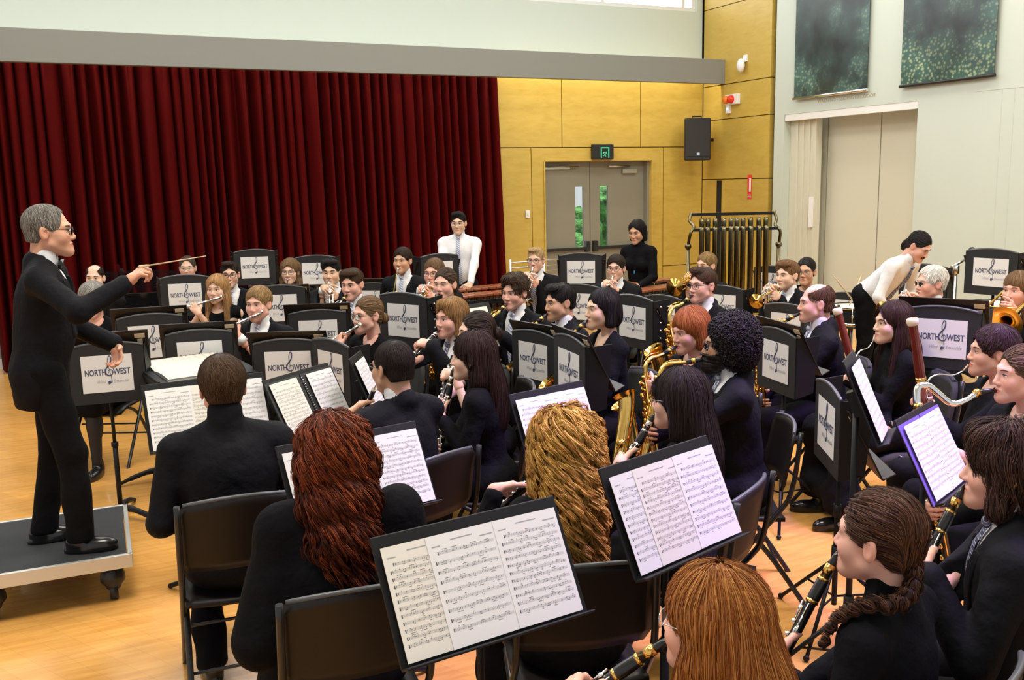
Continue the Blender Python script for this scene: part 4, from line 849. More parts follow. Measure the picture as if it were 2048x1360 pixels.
def sax(r, sc_=1.0, m1='brass', bari=False):
    """local y: away from the player, -z: down the body"""
    s = sc_; b = MB(); b.tube([(0, -.012, .004), (0, .015, -.006), (0, .08, -.034)], [.005, .011, .0135], 14); b.build('mouthpiece', 'ebony', r)
    b = MB(); b.rod((0, .034, -.014), (0, .056, -.0235), .0142, n=14); b.build('ligature', 'brass', r)
    b = MB(); N_ = smooth_path(A([(0, .07, -.03), (0, .115, -.044), (0, .16 * s, -.055), (0, .195 * s, -.085 * s), (0, .205 * s, -.13 * s)]), 6); b.tube(N_, np.linspace(.008, .0135 * s, len(N_)), 14); b.build('neck', m1, r)
    if bari: b = MB(); b.tube(smooth_path(A([(0, .2, -.08), (0, .2, .02), (0, .24, .08), (0, .3, .08), (0, .33, .02), (0, .3, -.04), (0, .22, -.05)]) * s, 6), .016 * s, 14); b.build('top_coil', m1, r)
    L = .5 * s; b = MB(); y0 = .205 * s; P = smooth_path([(0, y0, -.125 * s), (0, y0, -.3 * s), (0, y0, -.085 * s - L), (0, y0 + .018 * s, -.16 * s - L), (0, y0 + .065 * s, -.185 * s - L), (0, y0 + .108 * s, -.15 * s - L), (0, y0 + .12 * s, -.08 * s - L)], 8)
    b.tube(P, np.interp(np.linspace(0, 1, len(P)), [0, .35, .6, 1], A([.0145, .025, .032, .038]) * s), 18, cap=False); b.build('body', m1, r)
    b = MB(); Q_ = smooth_path([(0, y0 + .12 * s, -.085 * s - L), (0, y0 + .124 * s, .04 * s - L), (0, y0 + .13 * s, .14 * s - L), (0, y0 + .142 * s, .205 * s - L), (0, y0 + .158 * s, .235 * s - L)], 6); b.tube(Q_, np.interp(np.linspace(0, 1, len(Q_)), [0, .5, .8, .93, 1], A([.036, .04, .046, .058, .064]) * s), 26, cap=False)
    b.tube(Q_[::-1][:14], np.interp(np.linspace(0, 1, 14), [0, .3, 1], A([.062, .044, .038]) * s), 26, cap=False); b.build('bell', m1, r)
    b = MB(); g = np.random.RandomState(3)
    for i, z in enumerate(np.linspace(-.15 * s, -.05 * s - L, 13)):
        rr = np.interp(i, [0, 12], [.016, .034]) * s
        for an in ((0.2, ) if i % 3 else (.3, 2.6)):
            a = an + g.uniform(-.3, .3); dv = A([math.sin(a) * (1 if i % 2 else -1), math.cos(a), 0]); b.lathe([(0, .005), (.012 * s, .004), (.0135 * s + i * .0004, 0), (.0135 * s + i * .0004, -.004)], A([0, y0, z]) + dv * (rr + .005), frame((0, 0, 1), dv), n=12)
    for sx in (-1, 1):
        b.rod((sx * .022 * s, y0 + .015, -.16 * s), (sx * .036 * s, y0 + .015, -.08 * s - L), .0028, n=6); b.rod((sx * .028 * s, y0 - .008, -.16 * s), (sx * .04 * s, y0 - .004, -.2 * s - L * .6), .0024, n=6)
        b.lathe([(0, .006), (.021 * s, .005), (.023 * s, 0), (.023 * s, -.006)], (sx * .05 * s, y0 + .125 * s, -.03 * s - L), roty(sx * math.pi / 2), n=16); b.tube([(sx * .045 * s, y0 + .1 * s, .0 - L), (sx * .07 * s, y0 + .12 * s, -.03 * s - L), (sx * .045 * s, y0 + .14 * s, -.06 * s - L)], .003, 6)
        for z in g.uniform(-.1 * s - L * .9, -.15 * s, 6): b.ball((sx * .034 * s, y0 + .014, z), (.006, .011, .014), n=8, k=5)
    b.tube(smooth_path(A([(.01, .1, -.024), (.012, .16 * s, -.034), (.012, .2 * s, -.065 * s)]), 4), .0028, 6); b.build('keywork', 'gold_dark' if m1 == 'brass' else m1, r)
def bassoon(r, L, bo):
    """local y runs from the bell ring at the top down to the boot; bo = local mouth point"""
    b = MB(); b.tube([(0, 0, 0), (0, .004, 0), (0, .03, 0), (0, .034, 0)], [.024, .0275, .0265, .022], 20, cap=False); b.tube([(0, .0, 0), (0, .03, 0)], [.0235, .014], 20, cap=False); b.build('bell_ring', 'ivory', r)
    b = MB(); b.tube([(0, .03, 0), (0, .1, 0), (0, .24, 0), (0, .3, 0)], [.0225, .0205, .024, .0225], 18, cap=False); b.tube([(0, .032, 0), (0, .06, 0)], [.014, .012], 18); b.build('bell_joint', 'bassoon_wood', r)
    b = MB(); b.rod((0, .295, 0), (0, .32, 0), .0245, n=18); b.build('ring', 'brass', r)
    b = MB(); b.tube([(0, .31, 0), (0, L * .68, 0)], [.0195, .0225], 18); b.build('long_joint', 'bassoon_wood', r)
    b = MB(); b.tube([(.0, L * .42, .034), (0, L * .68, .034)], [.011, .015], 16); b.build('tenor_joint', 'bassoon_wood', r)
    b = MB(); b.tube([(0, L * .66, .016), (0, L * .67, .016), (0, L * .98, .016), (0, L, .016)], [.034, .0365, .034, .03], 20); b.build('boot', 'bassoon_wood', r)
    b = MB(); b.rod((0, L * .66, .016), (0, L * .68, .016), .038, n=20); b.build('ring', 'nickel', r); b = MB(); b.rod((0, L * .985, .016), (0, L, .016), .035, n=20); b.build('cap', 'nickel', r)
    b = MB(); p0 = A([0, L * .42, .034]); m = A(bo); v = m - p0; P = smooth_path([p0 + A([0, .03, 0]), p0 + A([0, -.05, .004]), p0 + v * .25 + A([0, -.05, 0]), p0 + v * .6 + A([0, -.0, 0]), p0 + v * .85 + A([0, .012, 0])], 8); b.tube(P, np.linspace(.0055, .0028, len(P)), 8); b.build('bocal', 'nickel', r)
    b = MB(); b.rod(P[-1], m, .003, .005); b.build('reed', 'stick', r)
    b = MB(); keys(b, .36, L * .64, 8, .022, seed=5, rad=.009); b.build('keywork', 'nickel', r); b = MB(); keys(b, L * .7, L * .95, 6, .05, seed=6, rad=.01); b.build('boot_keys', 'nickel', r)
def bass_clarinet(r, L=.92):
    b = MB(); b.tube([(0, -.012, -.003), (0, .015, 0), (0, .075, 0)], [.005, .011, .015], 14); b.build('mouthpiece', 'ebony', r)
    b = MB(); P = smooth_path([(0, .07, 0), (0, .13, -.03), (0, .19, -.035), (0, .235, .01), (0, .275, .05), (0, .315, .045), (0, .33, .0), (0, .33, -.04)], 7); b.tube(P, np.linspace(.0125, .0175, len(P)), 16); b.build('neck', 'nickel', r)
    b = MB(); b.rod((0, .066, .002), (0, .085, -.006), .0165, n=14); b.build('ring', 'brass', r); b = MB(); b.rod((0, .33, -.02), (0, .33, -.045), .021, n=16); b.build('ring', 'brass', r)
    b = MB(); b.tube([(0, .33, -.04), (0, .33, -.3), (0, .33, -.04 - L * .75)], [.0185, .0185, .0195], 16); b.build('body', 'ebony', r)
    b = MB(); z = -.04 - L * .75; P = smooth_path([(0, .33, z), (0, .34, z - .09), (0, .39, z - .13), (0, .44, z - .09), (0, .46, z - .03)], 6); b.tube(P, np.interp(np.linspace(0, 1, len(P)), [0, .6, .85, 1], [.0195, .03, .045, .062]), 22, cap=False); b.build('bell', 'nickel', r)
    b = MB(); b.rod((0, .345, z - .1), (0, .33, z - .25), .005); b.build('peg', 'nickel', r)
    b = MB(); g = np.random.RandomState(8)
    for i, zz in enumerate(np.linspace(-.1, z + .03, 14)): b.lathe([(0, .004), (.012, .003), (.013, 0), (.013, -.004)], (0.006 * (-1) ** i, .352, zz), rotx(-math.pi / 2), n=12)
    for sx in (-1, 1): b.rod((sx * .024, .336, -.07), (sx * .024, .336, z), .003, n=6)
    for zz in g.uniform(z, -.1, 16): b.ball((g.choice([-1, 1]) * .026, .338, zz), (.006, .009, .014), n=8, k=5)
    b.build('keywork', 'brass', r)
HOLD = {  # wrist, finger direction, palm direction, curl for the left (-1) and the right (1) hand in instrument space
 'clarinet': {-1: ((-.088, .245, .012), (.92, -.12, .35), (.35, 0, -.93), [.5, .55, .6, .65, .3]), 1: ((.088, .44, .012), (-.92, -.12, .35), (-.35, 0, -.93), [.5, .55, .6, .65, .3])},
 'flute': {-1: ((-.05, .14, -.085), (.25, .35, .9), (.92, .1, -.2), [.62, .66, .7, .7, .3]), 1: ((.085, .38, -.055), (-.85, .2, .48), (-.3, 0, -.95), [.45, .5, .5, .55, .3])},
 'trumpet': {-1: ((-.062, .125, -.085), (.25, .8, .5), (.95, -.2, -.1), [.6, .65, .7, .75, .4]), 1: ((.05, .1, -.005), (-.32, .85, .38), (-.45, -.1, -.85), [.5, .5, .5, .6, .4])},
 'horn': {-1: ((-.02, .2, -.17), (.5, .6, .4), (.6, .1, -.6), .5), 1: ((.27, .06, -.36), (-.3, .9, 0), (-.9, 0, 0), .3)},
 'trombone': {-1: ((-.06, .02, -.06), (.2, .75, .55), (.95, -.1, 0), .6), 1: ((.1, .3, -.06), (-.5, .5, .6), (-.75, .3, -.3), .6)},
 'sax': {-1: ((-.085, .19, -.2), (.93, .2, -.1), (.35, -.93, 0), [.5, .55, .6, .6, .3]), 1: ((.09, .2, -.47), (-.93, .2, -.1), (-.35, -.93, 0), [.5, .55, .6, .6, .3])},
 'bassclarinet': {-1: ((-.085, .345, -.18), (.93, .2, -.1), (.35, -.93, 0), .55), 1: ((.085, .345, -.46), (-.93, .2, -.1), (-.35, -.93, 0), .55)},
}
HOLD['oboe'] = {k: ((v[0][0], v[0][1] - .03, v[0][2] - .002),) + v[1:] for k, v in HOLD['clarinet'].items()}
def player(kind, px, dd=0.0, hand_px=None, **o):
    """hands callback: sets the instrument from the mouth towards a photo pixel lying dd metres farther than the mouth"""
    rec = dict(kind=kind, o=o)
    def cb(c):
        Rw = c['R']; mw = Rw @ c['mouth'] + A(c['root'].location); F = Rw[:, 1]; D0 = depth(mw)
        B = atd(px[0], px[1], D0 + dd) if len(px) == 2 else A(px)
        if kind in ('sax', 'bassclarinet'):
            z = nrm(mw + F * (.2 if kind == 'sax' else .3) * 0 - B) if not o.get('fw') else nrm(mw - B); y = nrm(F * 1.0 + A(o.get('tw', (0, 0, 0)))); y = nrm(y - z * (y @ z))
            y0 = .205 * o.get('sc', 1.) if kind == 'sax' else .33
            # aim so that the body, which hangs y0 in front of the mouth, passes the target
            for _ in range(6):
                q = B - y * y0; z = nrm(mw - q); y = nrm(F + A(o.get('tw', (0, 0, 0)))); y = nrm(y - z * (y @ z))
            R = np.stack([np.cross(y, z), y, z], 1)
        elif kind == 'flute': R = frame(B - mw, (0, 0, 1)); 
        elif kind in ('clarinet', 'oboe'): R = frame(B - mw, nrm(F + A([0, 0, 1.])))
        elif kind == 'bassoon':
            T_ = atd(o['top'][0], o['top'][1], D0 + o['top'][2]); rec['L'] = np.linalg.norm(B - T_); R = frame(B - T_, mw - T_); rec['bo'] = R.T @ (mw - T_); rec['f'] = (T_, R)
        else: R = frame(B - mw, (0, 0, 1))
        mo = mw - (R[:, 2] * .012 if kind == 'flute' else 0)
        if kind == 'flute': mo = mw + nrm(F) * .008 - A([0, 0, .004])
        if 'f' not in rec: rec['f'] = (mo, R)
        H_ = {}
        if kind == 'bassoon':
            L = rec['L']; hd = {-1: ((-.1, L * .5, .02), (.9, -.1, .3), (.3, 0, -.95), .5), 1: ((.11, L * .82, .02), (-.9, -.1, .3), (-.3, 0, -.95), .5)}
            if o.get('swap'): hd = {-1: ((.1, L * .5, .02), (-.9, -.1, .3), (-.3, 0, -.95), .5), 1: ((-.11, L * .82, .02), (.9, -.1, .3), (.3, 0, -.95), .5)}
        else: hd = HOLD[kind]
        s = o.get('sc', 1.0); oo, RR = rec['f']
        for sd, (w_, f_, n_, cu) in hd.items():
            w_ = A(w_, float)
            if kind == 'sax': w_ = w_ * A([1 + (s - 1) * .4, s, s * .95])
            if kind in ('clarinet', 'oboe'): w_ = w_ * A([1, o.get('sp', 1.), 1])
            Wl = c['loc'](oo + RR @ w_); H_[sd] = dict(W=Wl, f=Rw.T @ (RR @ A(f_)), n=Rw.T @ (RR @ A(n_)), curl=cu)
            if o.get('hint'): H_[sd]['hint'] = o['hint'][0 if sd < 0 else 1]
        if o.get('free'): [H_.pop(k) for k in o['free']]
        return H_
    cb.rec = rec; return cb
def build_instrument(cb, name, label, cat):
    rec = cb.rec; k, o = rec['kind'], rec['o']; r = make(name, label, cat, *rec['f'])
    if k == 'clarinet': clarinet(r, o.get('L', .64), ring=o.get('ring', 'nickel'))
    elif k == 'oboe': clarinet(r, .6, .72, bell=False, reed=True)
    elif k == 'flute': flute(r)
    elif k == 'trumpet': trumpet(r, o.get('m1', 'nickel'), o.get('m2'), o.get('L', .5), o.get('fl', .062))
    elif k == 'horn': french_horn(r, o.get('m1', 'brass'))
    elif k == 'trombone': trombone(r)
    elif k == 'sax': sax(r, o.get('sc', 1.), o.get('m1', 'brass'), o.get('bari', False))
    elif k == 'bassoon': bassoon(r, rec['L'], rec['bo'])
    elif k == 'bassclarinet': bass_clarinet(r)
    return r
# ---------------------------------------------------------------- stands, chairs, paper
mat('stand_black', (.008, .008, .0085), .5, spec=.25); mat('stand_cloth', (.01, .01, .011), .7, bump=(200, .3)); mat('stand_desk', (.014, .009, .007), .38, spec=.35); mat('paper', (.73, .72, .71), .65); mat('paper_warm', (.72, .69, .62), .65); mat('ink', (.10, .10, .11), .7); mat('ink_soft', (.33, .33, .34), .7); mat('sign_blue', (.06, .07, .13), .6); mat('sign_grey', (.38, .38, .4), .6); mat('sticker', (.62, .5, .33), .6)
mat('yellow_tag', (.8, .6, .05), .6); mat('folder', (.012, .012, .014), .4); mat('purple_folder', (.16, .1, .42), .45); mat('chair_shell', (.012, .009, .008), .42, spec=.3); mat('chair_cloth', (.03, .032, .03), .9, bump=(250, .3)); mat('chair_metal', (.012, .012, .013), .35); mat('trim_shine', (.07, .075, .08), .35)
def sign_data():
    """the ensemble's printed card: dark lettering either side of a treble clef, script line below"""
    b = MB(); W, Hh = .29, .23; b.box((0, 0, 0), (W, .0012, Hh), m=0)
    def put(txt, size, cx, cz, width, m, shear=0., bold=.0):
        V, F = mesh_arrays(text_mesh(txt, size, 'card_text', shear, bold, .0004)); V = V - A([(V[:, 0].max() + V[:, 0].min()) / 2, 0, 0]); k = width / (V[:, 0].max() - V[:, 0].min())
        b.add(np.c_[V[:, 0] * k + cx, .0009 + V[:, 2], V[:, 1] * 1.0 + cz], F, m, smooth=False)
    # seen from the front (+y side) x runs to the viewer's left, so the lettering is mirrored into place below
    put('NORTH', .052, -.068, .008, .118, 1, 0, .0012); put('WEST', .052, .082, .008, .1, 1, 0, .0012); put('Wind', .03, -.035, -.05, .05, 2, .35); put('Ensemble', .03, .075, -.05, .088, 2, .35)
    t = np.linspace(0, 1, 60); P = smooth_path([(.005, -.068), (-.006, -.074), (-.008, -.062), (.003, -.058), (.011, -.066), (.008, -.03), (-.002, .03), (-.006, .07), (.004, .1), (.014, .088), (.008, .055), (-.014, .025), (-.022, .0), (-.008, -.02), (.012, -.018), (.02, .0), (.008, .014), (-.006, .006), (-.004, -.008)], 8)
    rr = np.interp(np.linspace(0, 1, len(P)), [0, .1, .3, .42, .55, .7, 1], [.003, .003, .0015, .0022, .0042, .004, .0014]); b.tube(np.c_[P[:, 0] + .012, np.full(len(P), .0012), P[:, 1] + .01], rr, 6, m=1); b.ball((.01, .0012, -.056), (.006, .001, .006), m=1)
    for a in b.V: a[:, 0] *= -1
    return b.data('sign', ['paper', 'sign_blue', 'sign_grey'])
SIGN = sign_data()
def page_data(seed, W=.21, Hh=.297, staves=11, warm=False, dense=1.0):
    """one page of printed music: staves, clefs, notes with stems and beams"""
    g = np.random.RandomState(seed); b = MB(); b.box((0, 0, 0), (W, .001, Hh)); y = -.0008
    def q(x0, z0, x1, z1, m=1): b.add([(x0, y, z0), (x1, y, z0), (x1, y, z1), (x0, y, z1)], [(0, 1, 2, 3)], m, smooth=False)
    top = Hh / 2 - .045; sp = (Hh - .07) / staves; l, r = -W / 2 + .012, W / 2 - .01
    q(-.034, Hh / 2 - .021, .034, Hh / 2 - .0182, 2); q(r - .04, Hh / 2 - .031, r, Hh / 2 - .028, 2); q(l, Hh / 2 - .031, l + .025, Hh / 2 - .028, 2)
    for i in range(staves):
        z = top - i * sp; h = .0016; ll = l + (.012 if i == 0 else 0)
        for k in range(5): q(ll, z - k * h * 1.05, r, z - k * h * 1.05 + .00035, 2)
        q(ll + .001, z - 5 * h, ll + .004, z + .001); q(ll + .007, z - 3 * h, ll + .0085, z)
        x = ll + .016
        while x < r - .006:
            n = g.choice([1, 2, 4]); hd = []
            for j in range(n):
                if x > r - .004: break
                zz = z - g.uniform(-.5, 4.5) * h; t = A([0, 1, 2, 3, 4, 5]) * math.pi / 3; b.add(np.c_[x + .0013 * np.cos(t), np.full(6, y), zz + .001 * np.sin(t)], [tuple(range(6))], 1, smooth=False); hd.append((x, zz)); x += g.uniform(.0035, .006) / dense
            up = g.rand() < .5; zt = (max(p[1] for p in hd) + .005 if up else min(p[1] for p in hd) - .005) if hd else 0
            for p in hd: q(p[0] + (.001 if up else -.001), min(p[1], zt), p[0] + (.0013 if up else -.0007), max(p[1], zt))
            if len(hd) > 1: q(hd[0][0], zt - .0005, hd[-1][0] + .001, zt + .0005)
            x += g.uniform(.003, .009)
            if g.rand() < .2: q(x, z - 4 * h, x + .0004, z); x += .004
    return b.data('page', ['paper_warm' if warm else 'paper', 'ink', 'ink_soft'])
PAGES = [page_data(i, warm=i in (2,), staves=(10, 11, 12, 9)[i], dense=(1, 1.1, .9, 1)[i]) for i in range(4)]
def legs3(r, style, hgt, o=(0, 0, 0)):
    k0 = set(r.children)
    if style == 'tripod':
        for k in range(3):
            a = k * 2.094 + .5; d = A([math.cos(a), math.sin(a), 0]); b = MB(); b.rod((0, 0, .34), tuple(d * .36 + A([0, 0, .012])), .009); b.ball(tuple(d * .36 + A([0, 0, .014])), .014); b.rod(tuple(d * .01 + A([0, 0, .16])), tuple(d * .19 + A([0, 0, .175])), .005); b.build('leg', 'stand_black', r)
        b = MB(); b.rod((0, 0, .12), (0, 0, hgt), .0125); b.rod((0, 0, .3), (0, 0, .4), .02); b.rod((0, 0, hgt * .6), (0, 0, hgt * .6 + .06), .018); b.build('shaft', 'stand_black', r)
    else:
        for k in range(3):
            a = k * 2.094 + .3; d = A([math.cos(a), math.sin(a), 0]); b = MB(); b.tube(smooth_path([d * .02 + A([0, 0, .07]), d * .12 + A([0, 0, .065]), d * .25 + A([0, 0, .035]), d * .31 + A([0, 0, .012])], 4), [.022] * 4 + [.018] * 4 + [.013] * 5, 8); b.build('leg', 'stand_black', r)
        b = MB(); b.rod((0, 0, .03), (0, 0, hgt * .55), .016); b.rod((0, 0, hgt * .5), (0, 0, hgt), .0115); b.rod((0, 0, hgt * .53), (0, 0, hgt * .56), .022); b.build('shaft', 'stand_black', r)
    for ch in (set(r.children) - k0 if o != (0, 0, 0) else []): ch.location = o
def sign_stand(label, c, yaw, base='curved', desk=.115, holes=False, tagc='sticker', wide=1.0, group=None):
    """folding band stand seen from its front: c = centre of the card, yaw = direction the card faces (0 = towards -y)"""
    r = empty('music_stand', (c[0], c[1], 0), yaw + math.pi, label, 'music stand', group); z = c[2]; w = .215 * wide
    b = MB(); t = np.linspace(-1, 1, 13); top = [(x * w, .165 + .028 * (1 - x * x)) for x in t]; poly = [(-w, -.185), (w, -.185)] + top[::-1]; b.prism(poly, .012, R=A([[1, 0, 0], [0, 0, -1], [0, 1, 0]]).astype(float), o=(0, .0, z)); b.build('front_panel', 'stand_cloth', r)
    b = MB(); b.tube([(p[0], -.004, z + p[1]) for p in top], .008, 8); b.build('edge_trim', 'trim_shine', r)
    for s_ in (-1, 1):
        b = MB(); b.prism([(0, -.185), (0, .165), (.13, .18), (.1, -.15)], .006, R=np.stack([A([s_ * .25, -.97, 0]), A([0, 0, 1.]), A([s_ * .97, .25, 0])], 1), o=(s_ * w, -.006, z))
        wg = b.build('side_wing', 'stand_black', r)
        if holes:
            b = MB()
            for i in range(2):
                for k in range(6): b.ball(tuple(A([s_ * (w + .006), -.006, z - .15 + k * .055]) + A([s_ * .25, -.97, 0]) * (.05 + i * .06) + A([s_ * .004, 0, 0])), .008, n=8, k=5)
            b.build('eyelet', 'silver', wg)
    sg = bpy.data.objects.new('sign', SIGN); link(sg, r); sg.location = (0, .0025, z)
    Rd = rotx(math.radians(-27)); dc = A([0, -.1 if desk < .05 else -.075, z + desk - .02]); b = MB(); b.box(dc, (.50 * wide, .008, .33), Rd); b.box(dc + Rd @ A([0, -.03, -.165]), (.50 * wide, .06, .006), Rd); b.build('desk', 'stand_desk', r, bevel=.002)
    b = MB(); b.box(dc + Rd @ A([-.2 * wide, .006, .125]), (.06, .003, .03), Rd); b.box(dc + Rd @ A([-.2 * wide, .006, .085]), (.03, .003, .03), Rd); b.build('sticker', tagc, r)
    b = MB(); b.box((0, -.05, z - .1), (.05, .07, .08)); b.build('clamp', 'stand_black', r); legs3(r, base, z - .06, (0, -.06, 0)); return r
def reading_stand(label, c, yaw, tilt, W, base='curved', n=3, seed=0, lift=True, drop=None):
    """stand seen from the player's side: c, yaw, tilt = centre and set of the paper; returns stand and page names"""
    n0 = A([math.sin(yaw), -math.cos(yaw), 0]); rt = A([math.cos(yaw), math.sin(yaw), 0]); nn = n0 * math.cos(tilt) + A([0, 0, math.sin(tilt)]); up = A([0, 0, math.cos(tilt)]) - n0 * math.sin(tilt); R = np.stack([rt, -nn, up], 1)
    r = empty('music_stand', (*(A(c) - nn * .05)[:2], 0), 0, label, 'music stand'); lo = A(c) - A(r.location)
    dw = W + .03; b = MB(); b.box(lo - nn * .014 + up * .012, (dw, .008, .342), R); b.box(lo - nn * -.008 - up * .16, (dw, .045, .008), R); b.build('desk', 'stand_black', r, bevel=.003)
    b = MB(); b.box(lo - nn * .045, (.06, .05, .1), R); b.build('clamp', 'stand_black', r)
    zt = (lo - nn * .05)[2]; legs3(r, base, zt); return r, R, nn, up, rt
def pages(label, c, R, W, n, seed, group=None, sheets=None, offs=0.):
    """open pages side by side on a stand: each loose sheet is a thing of its own"""
    sheets = sheets or [(-W / 2 + .105 + (W - .21) * i / max(1, n - 1), .004 + .0014 * ((i + 1) % 2), (seed + i) % 4) for i in range(n)]
    for i, (x, d, k) in enumerate(sheets):
        o = bpy.data.objects.new('sheet_music', PAGES[k]); COL.objects.link(o); p = A(c) + R @ A([x, -d + offs, 0]); Rr = R @ roty(np.random.RandomState(seed * 7 + i).uniform(-.012, .012))
        o.matrix_world = Matrix([[*Rr[j], p[j]] for j in range(3)] + [[0, 0, 0, 1]]); tag(o, label[i] if isinstance(label, list) else label, 'sheet music', group)
def chair_proto(kind='shell'):
    r = empty('chair', (0, 0, 0))
    shell = kind == 'shell'; m = 'chair_shell' if shell else 'chair_cloth'
    b = MB(); t = np.linspace(-1, 1, 15); V = []
    for k, z in enumerate(np.linspace(0, 1, 9)):
        hw = (.225 if k not in (0, 8) else .2) if shell else (.22 - .03 * (abs(z - .5) * 2) ** 4); V += [(x * hw * (1 - .0), -.215 - .05 * z + .035 * x * x, .58 + .30 * z - (.02 * x * x * (1 if z > .8 else 0))) for x in t]
    b.add(V, [(i * 15 + j, i * 15 + j + 1, i * 15 + j + 16, i * 15 + j + 15) for i in range(8) for j in range(14)]); o = b.build('backrest', m, r); md = o.modifiers.new('s', 'SOLIDIFY'); md.thickness = .016 if shell else .035; md.offset = 0
    b = MB(); b.tube([(V[8 * 15 + j][0], V[8 * 15 + j][1], V[8 * 15 + j][2]) for j in range(15)], .009 if shell else .014, 8); b.build('top_rail', 'trim_shine' if shell else m, r)
    b = MB(); V = [(x * .215 * (1 - .08 * max(0, y - .5)), -.2 + .42 * y, .455 - .015 * (1 - x * x) - (.03 * max(0, y - .8) / .2) ** 1) for y in np.linspace(0, 1, 9) for x in np.linspace(-1, 1, 11)]; b.add(V, [(i * 11 + j, i * 11 + j + 1, i * 11 + j + 12, i * 11 + j + 11) for i in range(8) for j in range(10)]); o = b.build('seat', m, r); md = o.modifiers.new('s', 'SOLIDIFY'); md.thickness = .02 if shell else .05; md.offset = -1
    for s_ in (-1, 1):
        b = MB(); b.tube(smooth_path([(s_ * .222, -.26, .87), (s_ * .225, -.225, .6), (s_ * .225, -.14, .45), (s_ * .23, .22, .02), (s_ * .23, .225, .0)], 5), .0125, 8); b.build('leg', 'chair_metal', r)
        b = MB(); b.tube(smooth_path([(s_ * .21, .1, .44), (s_ * .215, -.08, .33), (s_ * .225, -.3, .02), (s_ * .225, -.305, .0)], 5), .0125, 8); b.build('leg', 'chair_metal', r)
    b = MB(); b.rod((-.21, -.02, .28), (.21, -.02, .28), .007); b.rod((-.22, -.2, .16), (.22, -.2, .16), .007); b.build('stretcher', 'chair_metal', r); return r
CHAIRS = {}
def chair(kind, label, loc, rz, group=None):
    if kind not in CHAIRS: CHAIRS[kind] = chair_proto(kind); r = CHAIRS[kind]
    else: r = dup(CHAIRS[kind])
    r.location = (loc[0], loc[1], 0); r.rotation_euler = (0, 0, rz); tag(r, label, 'chair', group); return r
# ---------------------------------------------------------------- the players
def facing(p, a):
    d = nrm(A([-p[0], -p[1]])); r_ = A([-d[1], d[0]]); t = math.radians(a); return math.cos(t) * d - math.sin(t) * r_
BLK = (.012, .009, .009); DKB = (.028, .015, .009); BRN = (.06, .032, .017); LBR = (.17, .095, .045); BLD = (.42, .27, .115); FAIR = (.5, .34, .17); GRY = (.33, .31, .28); WHT = (.8, .77, .72); AUB = (.30, .085, .02); RED = (.13, .022, .008)
PEOPLE = {}
def P(n, who, px, z, a, rest='', inst=None, chairk='cloth', detail=1, **k):
    """one musician: px = photo pixel of the head centre, z = its height, who = words that single the person out"""
    hd = atz(px[0], px[1], z); hands = k.pop('hands', None); cb = None
    if inst: cb = player(inst[0], inst[1], inst[2], **(inst[5] if len(inst) > 5 else {})); hands = cb
    info = person('person', who + (' ' + rest if rest else ''), hd, a, hands=hands, detail=detail, seed=n, **k)
    if inst: build_instrument(cb, inst[3], inst[4], inst[3].replace('_', ' '))
    if k.get('seat', True): chair(chairk, 'black chair under the ' + k.get('short', who), info['root'].location, info['th'])
    PEOPLE[n] = info; return info
_person = person
def person(*a_, **k): k.pop('short', None); return _person(*a_, **k)
SPEC = []
def Q(*a_, **k): SPEC.append((a_, k))
# back rows
Q(2, 'bald man with dark side hair', (190, 556), 1.24, 15, 'in a dark suit behind the conductor', ('horn', (205, 640), 0, 'french_horn', 'silver french horn played by the bald man', {'m1': 'nickel'}), hair=('balding', DKB, {}), skin='light')
Q(3, 'thin-haired man with glasses', (375, 536), 1.235, 8, 'at far left in the horn row', ('horn', (372, 640), 0, 'french_horn', 'french horn played by the thin-haired man with glasses', {'m1': 'nickel'}), hair=('crop', (.09, .06, .045), {'dz': .03, 'w': .074}), glasses='steel', skin='fair')
Q(4, 'dark-haired man with thick-rimmed glasses', (460, 549), 1.25, 5, 'in the horn row', ('horn', (462, 640), 0, 'french_horn', 'french horn played by the man with thick-rimmed glasses', {'m1': 'nickel'}), hair=('quiff', DKB, {}), glasses='glass_frame', gw=1.4)
Q(5, 'woman with glasses and long light-brown hair', (580, 543), 1.24, 14, 'in a black short-sleeved top', ('horn', (560, 640), 0, 'french_horn', 'french horn played by the woman with long light-brown hair', {'m1': 'nickel'}), sex='f', outfit='black_short', hair=('long', LBR, {'L': .24, 'F': .2, 'ear': 1}), glasses='glass_frame', legs='longskirt', skin='light')
Q(6, 'black-haired trumpeter', (663, 545), 1.28, 15, 'in a suit under the red curtain', ('trumpet', (660, 620), -.42, 'trumpet', 'silver trumpet of the black-haired trumpeter under the curtain'), hair=('wave', BLK, {}), skin='asian', st={'eye': .7})
Q(7, 'tall dark-haired horn player', (805, 521), 1.33, 25, 'sitting left of the standing man in white', ('horn', (770, 640), -.1, 'french_horn', 'gold french horn of the tall dark-haired player'), hair=('crop', DKB, {'t': .004}), skin='tan')
Q(9, 'sandy-haired man with glasses', (868, 546), 1.29, 22, 'playing a flugelhorn below the standing man', ('trumpet', (832, 612), -.4, 'flugelhorn', 'silver flugelhorn with gold bell of the sandy-haired man', {'m2': 'brass', 'fl': .075}), hair=('crop', LBR, {'t': .004}), glasses='glass_frame', skin='pink')
Q(10, 'blond young man with black glasses', (1072, 520), 1.28, 18, 'playing trumpet by the yellow wall', ('trumpet', (1045, 612), -.4, 'trumpet', 'silver trumpet of the blond young man with black glasses'), hair=('quiff', FAIR, {}), glasses='glass_frame', gw=1.5)
Q(11, 'dark-haired trumpeter with square glasses', (1232, 536), 1.22, 16, 'in front of the standing woman', ('trumpet', (1205, 612), -.4, 'cornet', 'silver cornet of the dark-haired man with square glasses', {'L': .42}), hair=('crop', DKB, {'t': .006}), glasses='glass_frame')
